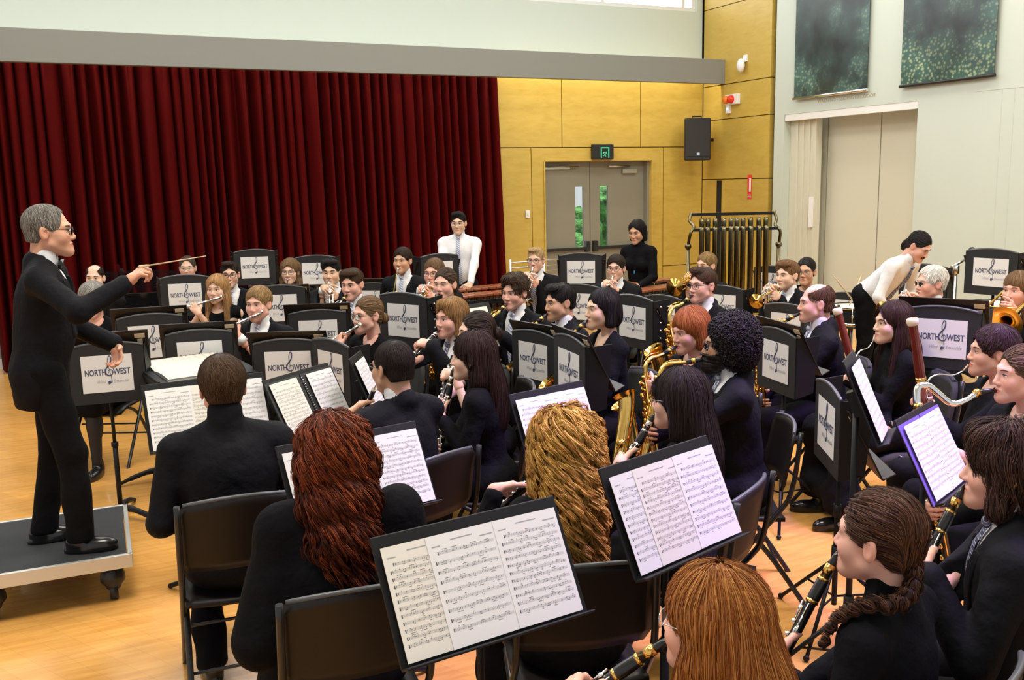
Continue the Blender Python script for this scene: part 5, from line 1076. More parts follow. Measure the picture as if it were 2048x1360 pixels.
Q(13, 'fair-haired man half hidden', (1412, 531), 1.22, 40, 'behind the saxophonist with glasses', ('trumpet', (1338, 577), -.42, 'flugelhorn', 'gold flugelhorn with wide bell in front of the tubular bells', {'m1': 'brass', 'fl': .085, 'L': .52}), hair=('crop', (.3, .18, .07), {'t': .004}))
Q(14, 'young trumpeter with light-brown hair', (1575, 550), 1.22, 42, 'beside the white wall', ('trumpet', (1497, 608), -.42, 'trumpet', 'silver trumpet of the young man beside the white wall', {'m2': 'brass', 'm1': 'nickel'}), hair=('wave', (.2, .1, .045), {}), skin='light')
Q(15, 'dark-haired woman with glasses', (1612, 543), 1.2, 15, 'half hidden behind the young trumpeter', sex='f', hair=('bun', BLK, {}), outfit='black_long', glasses='glass_frame', skin='tan', legs='longskirt')
Q(17, 'white-haired man with rimless glasses', (1862, 566), 1.26, 58, 'playing trumpet at right', ('trumpet', (1758, 622), -.38, 'trumpet', 'long silver and gold trumpet of the white-haired man', {'m2': 'brass', 'L': .56, 'fl': .066}), hair=('short', WHT, {'t': .006, 'dz': .012}), glasses='steel', gw=.7, skin='pink')
Q(18, 'woman trombonist with brown fringe', (2035, 580), 1.26, 32, 'at the right edge', ('trombone', (1945, 668), -.4, 'trombone', 'gold trombone at the right edge of the band'), sex='f', hair=('long', LBR, {'L': .22, 'F': .2, 'dz': -.03}), outfit='black_long', skin='pink', legs='longskirt', pin=None, watch=-1)
# flutes and inner rows
Q(19, 'grey-haired woman in a black skirt', (185, 600), 1.25, 25, 'seated behind the conductor', sex='f', hair=('short', GRY, {'t': .012}), outfit='black_long', legs='skirt', hp=18, skin='pink', knees=(.09, .09), chairk='shell')
Q(20, 'flautist with long straight fair hair', (434, 578), 1.19, 14, 'in a sleeveless black top', ('flute', (283, 640), -.05, 'flute', 'silver flute of the girl with long fair hair'), sex='f', hair=('long', (.40, .22, .09), {'L': .26, 'F': .3, 'W': .08, 'ear': 0}), outfit='black_less', skin='light', legs='longskirt', neckline='wide', hy=-8)
Q(21, 'fair-haired young man playing flute', (517, 608), 1.22, 28, 'in a dark suit', ('flute', (425, 667), -.02, 'flute', 'silver flute of the fair-haired young man'), hair=('crop', (.33, .2, .085), {'t': .007}), skin='pink', st={'jaw': 1.06})
Q(22, 'dark-haired saxophonist with swept-back hair', (705, 568), 1.27, 30, 'behind the flautist with a bun', ('sax', (672, 690), -.1, 'alto_saxophone', 'silver alto saxophone of the man with swept-back hair', {'m1': 'nickel', 'sc': .95}), hair=('wave', BRN, {}), skin='pink', hp=6)
Q(23, 'flautist with glasses and hair in a bun', (735, 630), 1.2, 55, 'in a black short-sleeved dress', ('flute', (650, 692), .3, 'flute', 'dark silver flute of the woman with a bun'), sex='f', hair=('bun', LBR, {'bz': -.035}), glasses='glass_frame', outfit='black_short', neckline='wide', legs='longskirt', skin='pink')
Q(24, 'saxophonist with tied-back brown hair', (890, 568), 1.29, 28, 'below the man in the white shirt', ('sax', (862, 690), -.1, 'alto_saxophone', 'gold alto saxophone of the woman with tied-back brown hair'), sex='f', hair=('lowpony', BRN, {}), outfit='black_long', skin='pink', legs='longskirt')
Q(25, 'boy with long sandy fringe', (902, 636), 1.21, 50, 'playing clarinet with a striped tie', ('clarinet', (838, 703), -.22, 'clarinet', 'black clarinet of the boy with the sandy fringe'), hair=('shaggy', (.30, .16, .06), {'n': 900, 'curl': 0., 'dz': .01}), skin='pink', tie='tie_navy')
Q(26, 'woman with dark bun seen from the side', (952, 665), 1.19, 80, 'half hidden behind the long-haired clarinettist', ('clarinet', (893, 765), -.15, 'clarinet', 'black clarinet of the woman with the dark bun'), sex='f', hair=('bun', DKB, {}), outfit='black_short', skin='light', legs='longskirt', chairk='shell')
Q(27, 'clarinettist with long straight dark hair', (945, 713), 1.17, 98, 'in profile on a shell chair', ('clarinet', (893, 820), .02, 'clarinet', 'black clarinet of the woman with long dark hair'), sex='f', hair=('longback', (.03, .014, .01), {'L': .36, 'W': .075, 'ear': 1, 'w': .075, 'dz': .018, 'n': 700, 'cl': 6, 'cw': .003, 'r': .0009}), outfit='black_long', skin='light', legs='longskirt', chairk='shell', detail=2, neckline='high')
Q(28, 'saxophonist with curly brown hair', (1030, 584), 1.27, 38, 'in a dark suit', ('sax', (990, 720), -.1, 'alto_saxophone', 'gold alto saxophone of the curly-haired man'), hair=('curly', BRN, {}), skin='pink', hp=4)
Q(29, 'saxophonist with swept black hair', (1120, 604), 1.25, 62, 'in a dark suit with pale tie', ('sax', (1060, 725), -.05, 'alto_saxophone', 'gold alto saxophone of the man with swept black hair'), hair=('wave', BLK, {}), skin='tan', hp=4)
Q(30, 'saxophonist with short straight black hair', (1205, 617), 1.29, 64, 'in a black top with blue pendant', ('sax', (1138, 745), -.05, 'alto_saxophone', 'gold alto saxophone of the woman with short black hair'), sex='f', hair=('bob', BLK, {'t': -.004, 'dz': .0}), outfit='black_long', skin='asian', pin=(0, .125, .28), neckline='vee', detail=2, st={'eye': .55}, legs='trouser')
Q(31, 'saxophonist with spiky brown hair and glasses', (1405, 570), 1.31, 45, 'in a dark suit', ('sax', (1350, 720), -.1, 'tenor_saxophone', 'gold tenor saxophone of the man with spiky hair and glasses', {'sc': 1.15}), hair=('quiff', BRN, {'col2': (.16, .06, .04)}), glasses='glass_frame', skin='pink')
Q(32, 'redhead saxophonist with a fringe', (1380, 660), 1.22, 55, 'beside the bearded man', ('sax', (1300, 835), -.12, 'alto_saxophone', 'gold alto saxophone of the redhead with a fringe', {'sc': 1.05}), sex='f', hair=('bob', AUB, {'dz': -.022, 't': .004, 'col2': (.5, .17, .05)}), outfit='black_long', skin='pink', hp=10, detail=2, legs='trouser')
Q(33, 'bearded man with big black afro', (1452, 690), 1.25, 82, 'and glasses in a dark suit', ('sax', (1296, 870), -.08, 'alto_saxophone', 'gold alto saxophone of the bearded man with an afro', {'sc': .94}), hair=('afro', (.012, .008, .009), {}), beard=(.012, .008, .007), glasses='glass_frame', gw=1.3, skin='brown', detail=2, chairk='shell', tie='tie_blue')
Q(34, 'clarinettist with long dark hair and fine glasses', (1358, 800), 1.18, 112, 'seen from behind the left shoulder', ('clarinet', (1250, 935), -.02, 'clarinet', 'black clarinet of the woman with long dark hair and glasses'), sex='f', hair=('longback', (.022, .013, .011), {'L': .4, 'W': .09, 'nofront': 1, 'w': .07, 'dz': .012, 'n': 700, 'cl': 6, 'cw': .003, 'r': .0009}), glasses='steel', gw=.6, outfit='black_long', legs='longskirt', chairk='shell', detail=2)
Q(35, 'balding man in a suit', (1632, 606), 1.25, 76, 'playing baritone saxophone in profile', ('sax', (1525, 800), .1, 'baritone_saxophone', 'gold baritone saxophone of the balding man', {'sc': 1.25}), hair=('balding', (.10, .045, .025), {'b': .3}), skin='pink', detail=2, bulk=1.1, chairk='cloth', feet=(.1, -.05))
Q(36, 'bassoonist with very long dark hair', (1785, 645), 1.19, 62, 'in black', ('bassoon', (1752, 905), -.0, 'bassoon', 'red-brown bassoon of the woman with very long dark hair', {'top': (1674, 617, -.12)}), sex='f', hair=('long', (.03, .013, .010), {'L': .34, 'F': .34, 'W': .08, 'w': .069, 'dz': .012}), outfit='black_long', skin='light', detail=2, legs='longskirt', pin=(0, .12, .22), neckline='high', watch=1)
Q(37, 'bassoonist with short dark hair', (1985, 702), 1.19, 72, 'tied back at the right', ('bassoon', (1875, 985), .05, 'bassoon', 'dark red bassoon of the woman with short dark hair', {'top': (1824, 637, -.1)}), sex='f', hair=('crop', (.04, .02, .015), {'t': .008, 'col2': (.1, .05, .08)}), outfit='black_long', skin='pink', detail=2, legs='trouser', bulk=1.15)
Q(38, 'bass clarinettist with brown hair', (2042, 748), 1.21, 62, 'at the right edge', ('bassclarinet', (1880, 1040), -.1, 'bass_clarinet', 'black bass clarinet with curved silver neck at the right edge'), sex='f', hair=('bun', (.10, .055, .03), {}), outfit='black_short', skin='pink', detail=2, legs='trouser', watch=1)
# front rows, seen from behind
Q(39, 'broad man with short brown hair', (445, 774), 1.24, 176, 'seen from behind in a black jacket', band=1, hair=('crop', (.06, .032, .016), {'t': .008, 'n': 4000, 'r': .0009}), chairk='shell', detail=2, bulk=1.18, S_=1.05, skin='pink', lean=.1, outfit='suit', knees=(.13, .2), feet=(-.36, -.33))
Q(40, 'man with cropped dark hair and glasses', (785, 735), 1.23, 140, 'in a suit holding an oboe', ('oboe', (722, 842), .12, 'oboe', 'slim black oboe of the man with cropped hair'), hair=('crop', (.022, .014, .012), {'t': -.0005, 'n': 4500, 'r': .0007, 'dz': .02}), glasses='glass_frame', chairk='shell', detail=2, bulk=1.08, skin='tan')
Q(41, 'woman with very long dark red curls', (667, 905), 1.21, 172, 'in a loose black cape top', sex='f', hair=('curls', (.05, .009, .005), {'L': .52, 'W': .118, 'col2': (.42, .085, .02), 'r': .0012, 'n': 420, 'cl': 10, 'cw': .0036, 'curl': .014, 'fr': 60., 'nofront': 1, 'tipcol': (.03, .006, .004)}), chairk='shell', detail=2, outfit='black_long', cape=1, legs='longskirt', bulk=1.1)
Q(42, 'woman with long curly blond hair', (1130, 892), 1.17, 168, 'seen from behind', ('clarinet', (1012, 1010), .1, 'clarinet', 'black clarinet of the curly blond woman'), sex='f', hair=('curls', (.40, .17, .025), {'L': .40, 'W': .1, 'col2': (.95, .58, .16), 'r': .0013, 'fr': 62., 'curl': .020, 'n': 330, 'cl': 11, 'cw': .0034, 'nofront': 1}), chairk='shell', detail=2, outfit='black_long', legs='longskirt')
Q(43, 'woman with straight auburn hair', (1424, 1247), 1.13, 118, 'and earrings nearest the camera', ('clarinet', (1210, 1365), .02, 'clarinet', 'black clarinet with brass rings nearest the camera', {'ring': 'brass', 'hint': ((-.4, -.3, -1), (.4, -.3, -1))}), sex='f', hair=('long', (.26, .07, .014), {'L': .26, 'F': .2, 'W': .088, 'dz': -.028, 'col2': (.62, .27, .07), 'n': 900, 'cl': 7, 'cw': .003, 'r': .0009}), glasses='steel', gw=.6, chairk='shell', detail=2, outfit='black_long', legs='longskirt', skin='pink')
Q(44, 'woman with a brown plait over her shoulder', (1757, 1075), 1.15, 112, 'in black', ('clarinet', (1582, 1283), -.02, 'clarinet', 'black clarinet with brass rings of the woman with the plait', {'ring': 'brass', 'sp': 1.3}), sex='f', hair=('braid', (.045, .018, .012), {'col2': (.16, .07, .035), 'n': 900, 'cl': 6, 'cw': .0025, 'r': .0008}), chairk='shell', detail=2, outfit='black_long', legs='longskirt', skin='pink', neckline='high')
Q(45, 'man with wavy collar-length dark hair', (2010, 938), 1.22, 88, 'in a suit at the right edge', ('clarinet', (1845, 1135), -.02, 'clarinet', 'black clarinet with brass rings of the man with wavy hair', {'ring': 'brass', 'sp': 1.15}), hair=('shaggy', (.026, .014, .011), {'n': 420, 'cl': 8, 'cw': .005, 'r': .001, 'col2': (.11, .05, .035), 'curl': .006, 'fr': 40.}), chairk='shell', detail=2, skin='pink', tie='tie_navy')
for a_, k in SPEC: P(*a_, **k)
# the conductor on the podium
hc = atz(98, 462, 1.862); D1 = depth(hc)
def cond_hands(c):
    l = c['loc']; Rw = c['R']; dv = lambda v: Rw.T @ nrm(v)
    bt = atd(412, 512, D1 - .05) - atd(300, 530, D1 - .08)
    return {1: dict(W=l(atd(252, 566, D1 - .1)), f=dv(atd(300, 528, D1 - .08) - atd(252, 566, D1 - .1)), n=dv(A([.25, .3, -1.])), curl=[.75, .8, .85, .9, .7], hint=(.6, -.2, -.5)),
            -1: dict(W=l(atd(232, 690, D1 + .42)), f=dv(atd(238, 745, D1 + .34) - atd(232, 690, D1 + .42)), n=dv(A([-.7, -.6, .1])), curl=[.3, .35, .45, .5, .3], hint=(-.4, -.6, -.6))}
ci = person('person', 'conductor with greying hair and glasses in black tailcoat raising a baton', hc, -82, seat=False, floor=.25, hands=cond_hands, hair=('crop', (.13, .115, .095), {'t': -.0005, 'dz': .042, 'w': .073, 'col2': (.42, .4, .36), 'n': 3500, 'r': .0009}), glasses='glass_frame', outfit='tux', skin=(.62, .33, .22), detail=2, seed=1, lean=.09, bulk=1.04, S_=1.02, stance={1: (.02, .13, 0), -1: (0, -.07, 0)}, st={'jaw': .96})
PEOPLE[1] = ci
b0, b1 = atd(297, 531, D1 - .075), atd(412, 512, D1 - .05); r = make('baton', 'thin pale baton in the conductor\'s raised hand', 'baton', b0, frame(b1 - b0)); L = np.linalg.norm(b1 - b0)
b = MB(); b.rod((0, 0.0, 0), (0, L, 0), .0038, .002); b.build('shaft', 'stick', r); b = MB(); b.tube([(0, -.05, 0), (0, -.04, 0), (0, -.01, 0), (0, .01, 0)], [.004, .009, .007, .003], 12); b.build('grip', 'stick', r)
# podium on castors
mat('carpet_dark', (.035, .038, .042), .95, bump=(400, .6)); mat('alu', (.62, .62, .58), .35, .6)
q = [atz(-8, 1054, .24), atz(8, 1148, .24), atz(267, 1106, .24), atz(224, 1020, .24)]; pc = np.mean(q, 0); ax_ = nrm(q[2] - q[1]); pw = np.linalg.norm(q[2] - q[1]); pdp = .82; yw = math.atan2(ax_[1], ax_[0])
pod = empty('podium', (pc[0] - .04, pc[1] + .0, 0), yw, 'low carpeted podium on black castors under the conductor', 'podium'); pw = max(pw, .72)
b = MB(); b.box((0, 0, .215), (pw - .03, pdp - .03, .07)); b.build('platform', 'carpet_dark', pod)
b = MB(); [b.box((0, s_ * pdp / 2, .22), (pw + .02, .022, .07)) for s_ in (-1, 1)]; [b.box((s_ * pw / 2, 0, .22), (.022, pdp + .02, .07)) for s_ in (-1, 1)]; b.build('edge_trim', 'alu', pod, bevel=.003)
for sx in (-1, 1):
    for sy in (-1, 1): b = MB(); x, y = sx * (pw / 2 - .09), sy * (pdp / 2 - .08); b.lathe([(.03, .185), (.045, .17), (.06, .13), (.06, .1), (.04, .075), (.035, .06)], (x, y, 0), n=16); b.rod((x - .02, y, .045), (x + .02, y, .045), .045, n=18); b.build('castor', 'black_plastic', pod)
# standing percussionists
def mal(c):  # hands over the bars
    return {s_: dict(W=A([s_ * .16, .36, .98]), f=(-s_ * .2, .95, -.25), n=(-s_ * .3, -.2, -1), curl=.7) for s_ in (1, -1)}
h8 = atz(917, 446, 1.62); i8 = person('person', 'standing young man in white shirt and striped tie at the back', h8, 10, seat=False, outfit='shirt', hair=('quiff', BLK, {}), glasses='steel', skin='asian', hands=mal, seed=8, bulk=1.0, elbow=.12, hp=4, st={'eye': .8}); PEOPLE[8] = i8
h12 = atz(1274, 463, 1.50)
def mal2(c): return {1: dict(W=A([.17, .3, .98]), f=(-.3, .9, -.1), n=(-.5, -.1, -.9), curl=.75), -1: dict(W=A([-.16, .34, .95]), f=(.2, .9, -.3), n=(.3, -.1, -1), curl=.75)}
i12 = person('person', 'standing woman with black bob in black shirt before the doors', h12, 28, seat=False, sex='f', outfit='black_long', hair=('bob', BLK, {'t': -.004, 'dz': .01}), skin='tan', hands=mal2, seed=12, hp=14, pin=(0, .11, .2), neckline='high', legs='trouser'); PEOPLE[12] = i12
h16 = atz(1838, 492, 1.43)
def low(c): return {s_: dict(W=A([s_ * .14, .1, .78]), f=(0, .5, -.9), n=(0, -.8, -.4), curl=.5, hint=(s_, -.6, .3)) for s_ in (1, -1)}
i16 = person('person', 'man in white shirt bending down beside the white wall', h16, -62, seat=False, outfit='shirt', hair=('lowpony', BLK, {'t': .01}), skin='pink', hands=low, seed=16, bend=48, hp=34, rolled=1, lean=.25, st={'tache': (.02, .012, .01)}, tie='tie_navy'); PEOPLE[16] = i16
# mallets held by the standing pair
for i_, sds, lab in ((i8, (1, -1), 'brown mallet in the %s hand of the standing man in white'), (i12, (1,), 'felt-headed mallet in the %s hand of the standing woman')):
    for s_ in sds:
        hd = i_['hs'][s_]; Rw = i_['R']; W = Rw @ (hd['W'] + nrm(hd['f']) * .085 + A([0, 0, -.025])) + A(i_['root'].location); d = Rw @ nrm(A([-s_ * .55, .75, -.28])); r = make('mallet', lab % ('right' if s_ > 0 else 'left'), 'mallet', W, frame(d))
        b = MB(); b.rod((0, -.08, 0), (0, .28, 0), .0042); b.build('handle', 'stick', r); b = MB(); b.ball((0, .29, 0), (.017, .017, .017)); b.build('head', 'felt', r)
# ---------------------------------------------------------------- band stands facing us
def SS(who, px, h, a, z=None, **k):
    D = FPX * .23 / h; c = atd(px[0], px[1], D)
    if z is not None: c = atz(px[0], px[1], z)
    F = facing(c, a); sign_stand(who, c, math.atan2(F[0], -F[1]), **k)
SS('black music stand with card nearest the conductor\'s left hand', (215, 747), 75, 4, desk=.13)
SS('black music stand in front of the long fair-haired flautist', (303, 683), 66, 2)
SS('black music stand in front of the fair-haired flute player, beside the score', (401, 716), 68, 3)
SS('tall black music stand of the man with thin hair and glasses', (371, 592), 50, 5, desk=0.)
SS('raised black music stand under the curtain left of the light-brown-haired woman', (510, 535), 41, 0, z=1.2, desk=0.)
SS('black music stand behind the black-haired trumpeter at the curtain', (632, 547), 40, 5, z=1.13, desk=0.)
SS('black music stand half hidden behind the fair-haired flute player', (560, 616), 54, 5, desk=.07)
SS('black music stand in the middle, left of the flautist with a bun', (637, 670), 60, 4)
SS('black music stand with card above the open folder', (577, 738), 72, 10)
SS('black music stand turned sideways beside the open folder', (662, 741), 75, 60, desk=0.)
SS('black music stand with eyelets on its wing, right of the flautist with a bun', (807, 641), 66, 42, holes=True, desk=0.)
SS('black music stand below the tall dark-haired horn player', (748, 603), 44, 20)
SS('black music stand of the standing man in the white shirt', (880, 545), 43, -24, z=1.14, desk=0.)
SS('black music stand in front of the grey double doors', (1162, 544), 42, 5, z=1.12, desk=0.)
SS('black music stand between the two dark-haired saxophonists', (1155, 613), 53, 25, desk=0.)
SS('black music stand below the curly-haired saxophonist', (1066, 722), 73, 52)
SS('narrowly seen black music stand left of the woman with blue pendant', (1138, 745), 88, 68, desk=.1)
SS('black music stand with eyelets right of the woman with blue pendant', (1265, 644), 64, 50, holes=True, desk=0.)
SS('black music stand whose card shows only its right half', (1325, 634), 52, 42, desk=0.)
SS('black music stand behind the spiky-haired saxophonist', (1442, 615), 52, 30, desk=0.)
SS('black music stand left of the balding man', (1571, 655), 57, 38, desk=0.)
SS('black music stand on a tripod behind the bearded man', (1551, 722), 78, 60, base='tripod')
SS('low black music stand turned away beside the balding man\'s legs', (1653, 853), 104, 76, base='tripod', desk=0.)
SS('black music stand behind the young trumpeter', (1543, 567), 42, 30, desk=0.)
SS('black music stand left of the white-haired man', (1845, 570), 50, 22, desk=0.)
SS('raised black music stand at right against the white wall', (1981, 545), 57, 28, z=1.24, desk=0.)
SS('black music stand between the two bassoons', (1881, 677), 77, 12)
SS('black music stand with dark card beside the snare drum', (1695, 622), 44, 24, desk=0.)
# reading stands seen from the players' side
def RS(lab, c, yaw, tilt, W, n, seed, pl, **k):
    r, R, nn, up, rt = reading_stand(lab, c, yaw, tilt, W, **{q: k[q] for q in ('base',) if q in k}); pages(pl, A(c), R, W, n, seed, sheets=k.get('sheets')); return R
def L3(place, n=3): return ['%s sheet of printed music on the stand %s' % (w_, place) for w_ in (('left', 'middle', 'right') if n == 3 else ('left', 'right'))[:n]]
RS('black reading stand in front of the broad man', (.614, 4.721, .962), .034, .437, .558, 3, 1, L3('before the broad man'))
RS('black reading stand under the open ring folder', (1.149, 4.823, .935), .654, .479, .5, 2, 2, L3('with the ring folder', 2))
RS('black reading stand in front of the red-curled woman', (.984, 3.407, .943), .172, .486, .568, 3, 3, L3('before the red-curled woman'))
RS('black reading stand in front of the curly blond woman', (1.982, 3.645, .964), .226, .426, .413, 2, 4, L3('before the curly blond woman', 2))
RS('black reading stand right of the curly blond woman', (1.676, 2.321, 1.043), .285, .437, .5, 3, 5, L3('right of the curly blond woman'), sheets=[(-.145, .004, 1), (-.045, .0056, 2), (.145, .007, 0)])
RS('largest black reading stand at the bottom of the view', (.977, 2.224, .984), .111, .502, .555, 3, 6, L3('at the bottom of the view'), sheets=[(-.1725, .004, 2), (-.042, .0056, 3), (.164, .007, 1)])
RS('black reading stand beside the red-brown bassoon', (2.749, 2.578, 1.205), .638, .401, .237, 1, 7, ['narrow lilac-lit sheet on the stand beside the red-brown bassoon'], base='tripod')
RS('black reading stand with purple folder at the right', (3.032, 2.495, .973), .393, .468, .4, 2, 8, L3('with the purple folder', 2), base='tripod')
RS('black desk seen edge-on behind the man with cropped hair', atz(742, 768, .98), 1.05, .4, .25, 1, 9, ['pale sheet seen edge-on behind the man with cropped hair'])
RS('black reading stand behind the woman with a dark bun', atz(968, 655, 1.06), .35, .45, .25, 1, 10, ['pinkish sheet on the stand behind the woman with a dark bun'])
# folders under two of the parts
def folder(lab, c, yaw, tilt, W, m):
    n0 = A([math.sin(yaw), -math.cos(yaw), 0]); rt = A([math.cos(yaw), math.sin(yaw), 0]); nn = n0 * math.cos(tilt) + A([0, 0, math.sin(tilt)]); up = A([0, 0, math.cos(tilt)]) - n0 * math.sin(tilt); R = np.stack([rt, -nn, up], 1)
    r = make('folder', lab, 'folder', A(c) - nn * .004, R); b = MB(); b.box((-W / 4 - .004, .001, 0), (W / 2, .003, .32)); b.build('cover', m, r); b = MB(); b.box((W / 4 + .004, .001, 0), (W / 2, .003, .32)); b.build('cover', m, r)
    b = MB(); [b.tube([(.006 * math.cos(t), -.006 + .008 * math.sin(t), z) for t in np.linspace(0, 6.28, 9)], .0012, 5) for z in np.linspace(-.14, .14, 22)]; b.build('ring_binding', 'silver', r)
folder('black ring folder open on the stand by the cropped-haired man', (1.149, 4.823, .935), .654, .479, .53, 'folder')
folder('purple spiral folder on the stand at the right', (3.032, 2.495, .973), .393, .468, .44, 'purple_folder')
# conductor's score on a nearly flat desk
q = [atz(273, 723, .96), atz(463, 701, .96), atz(500, 735, .92), atz(305, 765, .92)]; cs = np.mean(q, 0); r = empty('music_stand', (cs[0], cs[1] - .0, 0), 0, 'black conductor\'s stand holding the open score', 'music stand')
rt = nrm((q[1] - q[0]) + (q[2] - q[3])); up = (q[0] + q[1]) - (q[2] + q[3]); up = nrm(up - rt * (up @ rt)); nn = np.cross(rt, up); R = np.stack([rt, -nn, up], 1); lo = cs - A(r.location)
Wc = np.linalg.norm(q[1] - q[0]); Hc_ = np.linalg.norm(q[0] - q[3]); b = MB(); b.box(lo - nn * .02, (Wc * 1.04, .01, Hc_ * 1.06), R); b.build('desk', 'stand_black', r, bevel=.003); b = MB(); b.box(lo - nn * .03 - rt * Wc * .5, (.01, .06, Hc_), R); b.build('lip', 'stand_black', r); legs3(r, 'curved', lo[2] - .03)
r = make('score', 'thick open score lying on the conductor\'s stand', 'score', cs - nn * .012, R)
for s_, nm in ((-1, 'left_pages'), (1, 'right_pages')):
    b = MB(); t = np.linspace(0, 1, 9); w_ = Hc_ * .47
    V = np.concatenate([np.c_[np.full(9, x), -.004 - .02 * np.sin(t * 2.2) * (1 - .5 * t), s_ * (t * w_ * .98)] for x in (-Wc * .4, Wc * .36)] + [np.c_[np.full(9, x), np.full(9, .004), s_ * (t * w_)] for x in (-Wc * .4, Wc * .36)])
    b.add(V, [(i, i + 1, i + 10, i + 9) for i in range(8)] + [(i, i + 1, i + 19, i + 18) for i in range(8)] + [(9 + i, 10 + i, 28 + i, 27 + i) for i in range(8)] + [(8, 17, 35, 26)])
    for k in range(9): x = -Wc * .38 + k * Wc * .082; [b.add([(x + j * .0035, -.0295, s_ * .03), (x + j * .0035 + .0006, -.0295, s_ * .03), (x + j * .0035 + .0006, -.0185, s_ * w_ * .9), (x + j * .0035, -.0185, s_ * w_ * .9)], [(0, 1, 2, 3)], 1) for j in range(5)]
    b.build(nm, ['paper_warm', 'ink_soft'], r)
# grand piano behind the flutes
pa, pb = atz(215, 548, .98), atz(470, 552, .98); pl = empty('grand_piano', (0.95, 11.42, 0), 0, 'black grand piano with raised lid below the curtain', 'piano')
out = smooth_path([(-.75, -.7), (.75, -.7), (.76, -.3), (.55, .15), (.2, .6), (-.1, 1.0), (-.45, 1.1), (-.74, .95), (-.75, .2), (-.75, -.4)], 6); b = MB(); b.prism([(y + .2, x) for x, y in out][::-1], .3, o=(0, 0, .68)); b.build('case', 'gloss_black', pl, bevel=.006)
b = MB(); b.prism([(y + .2, x) for x, y in out][::-1], .02, R=rotx(math.radians(7)), o=(0, .02, 1.0)); b.build('lid', 'gloss_black', pl); b = MB(); b.box((-.62, 0, .75), (.22, 1.3, .05)); b.build('keyboard', 'ivory', pl)
for x, y in ((-.5, -.6), (-.5, .6), (1.05, -.3)): b = MB(); b.rod((x, y, .08), (x, y, .68), .045, .065, 12); b.rod((x, y - .02, .045), (x, y + .02, .045), .045); b.build('leg', 'gloss_black', pl)
b = MB(); b.box((-.28, 0, 1.12), (.03, .7, .2), roty(-.25)); b.build('music_rack', 'gloss_black', pl)
# keyboard percussion
def marimba(name, lab, c, yaw, W, n, cat, hgt=.9, colr='rosewood'):
    r = empty(name, (c[0], c[1], 0), yaw, lab, cat)
    for row, (y0, z0, k) in enumerate(((-.14, hgt, n), (.16, hgt + .03, int(n * .8)))):
        for i in range(k):
            x = -W / 2 + W * (i + .5) / k; L = .42 - .2 * i / k; b = MB(); b.box((x, y0, z0), (W / k * .82, L * .8, .022)); b.build('bar', colr, r, bevel=.003)
            if row == 0: b = MB(); b.rod((x, -.06, hgt - .05), (x, -.06, hgt - .1 - .5 * (1 - i / k)), W / k * .38, n=12); b.build('resonator', 'bronze_tube' if colr == 'rosewood' else 'steel', r)
    for s_ in (-1, 1): b = MB(); b.box((s_ * (W / 2 + .03), 0, hgt - .06), (.05, .75, .12)); b.box((s_ * (W / 2 + .03), 0, .45), (.05, .1, .8)); b.box((s_ * (W / 2 + .03), 0, .08), (.06, .7, .05)); b.build('end_frame', 'stand_black', r)
    b = MB(); [b.box((0, y, hgt - .06), (W, .025, .05)) for y in (-.33, .3)]; b.box((0, 0, .3), (W, .04, .06)); b.build('rail', 'stand_black', r)
    return r
m0 = atz(935, 585, .9); m1 = atz(1290, 578, .9)
F8 = facing(h8, 10); marimba('marimba', 'brown marimba in front of the standing man in white', h8 + A([*(F8 * .62), 0]) + A([.2, 0, 0]), .12, 1.55, 20, 'marimba')
F12 = facing(h12, 28); marimba('xylophone', 'brown xylophone in front of the standing woman in black', h12 + A([*(F12 * .5), 0]) + A([.4, .05, 0]), .25, 1.2, 20, 'xylophone', .92)
# silver rail rack behind the blond trumpeter
c = atz(1000, 565, 1.0); r = empty('instrument_rack', (h8[0] + 1.0, h8[1] - .1, 0), .1, 'silver-railed rack behind the blond trumpeter with glasses', 'rack')
for z in (.98, 1.04, 1.1, 1.16): b = MB(); b.rod((-.45, 0, z), (.45, 0, z), .007); b.build('rail', 'steel', r)
for x in (-.45, 0, .45): b = MB(); b.rod((x, 0, 0), (x, 0, 1.2), .013); b.build('post', 'steel', r)
# tubular bells
tc_ = atz(1468, 432, 1.66); r = empty('tubular_bells', (tc_[0], tc_[1], 0), -.42, 'tall frame of bronze tubular bells in the corner', 'tubular bells'); Wt = .86
g = np.random.RandomState(2)
for row, (k, y, zt) in enumerate(((10, -.09, 1.56), (10, .06, 1.64))):
    for i in range(k):
        x = -Wt / 2 + .07 + (Wt - .13) * (i + (.6 if row else .1)) / k + .012 * math.sin(i * 5); b = MB(); b.tube([(x, y, zt), (x, y, zt - .04), (x, y, zt - .05), (x, y, .5 + .025 * i)], [.024, .027, .026, .026], 14); b.build('tube', 'bronze_tube', r)
for y, z in ((-.09, 1.53), (.06, 1.68)): b = MB(); b.box((0, y, z), (Wt, .03, .03)); b.build('hanging_rail', 'stand_black', r)
for s_ in (-1, 1):
    b = MB(); b.tube(smooth_path([(s_ * Wt / 2, .06, 1.7), (s_ * (Wt / 2 + .02), .03, 1.62), (s_ * (Wt / 2 - .01), -.03, 1.56), (s_ * (Wt / 2 + .03), -.07, 1.5), (s_ * (Wt / 2 + .04), -.02, 1.4), (s_ * (Wt / 2 + .04), 0, 1.3)], 5), .016); b.build('bracket', 'bronze_tube', r)
    b = MB(); b.rod((s_ * (Wt / 2 + .04), 0, .05), (s_ * (Wt / 2 + .04), 0, 1.36), .02); b.ball((s_ * (Wt / 2 + .04), 0, 1.36), .035); b.box((s_ * (Wt / 2 + .04), 0, .04), (.06, .6, .05)); b.build('post', 'bronze_tube', r)
b = MB(); b.box((0, .02, .72), (Wt + .1, .3, .1)); b.build('damper_box', 'gloss_black', r); b = MB(); b.box((0, 0, .12), (Wt, .05, .06)); b.build('foot_rail', 'stand_black', r)
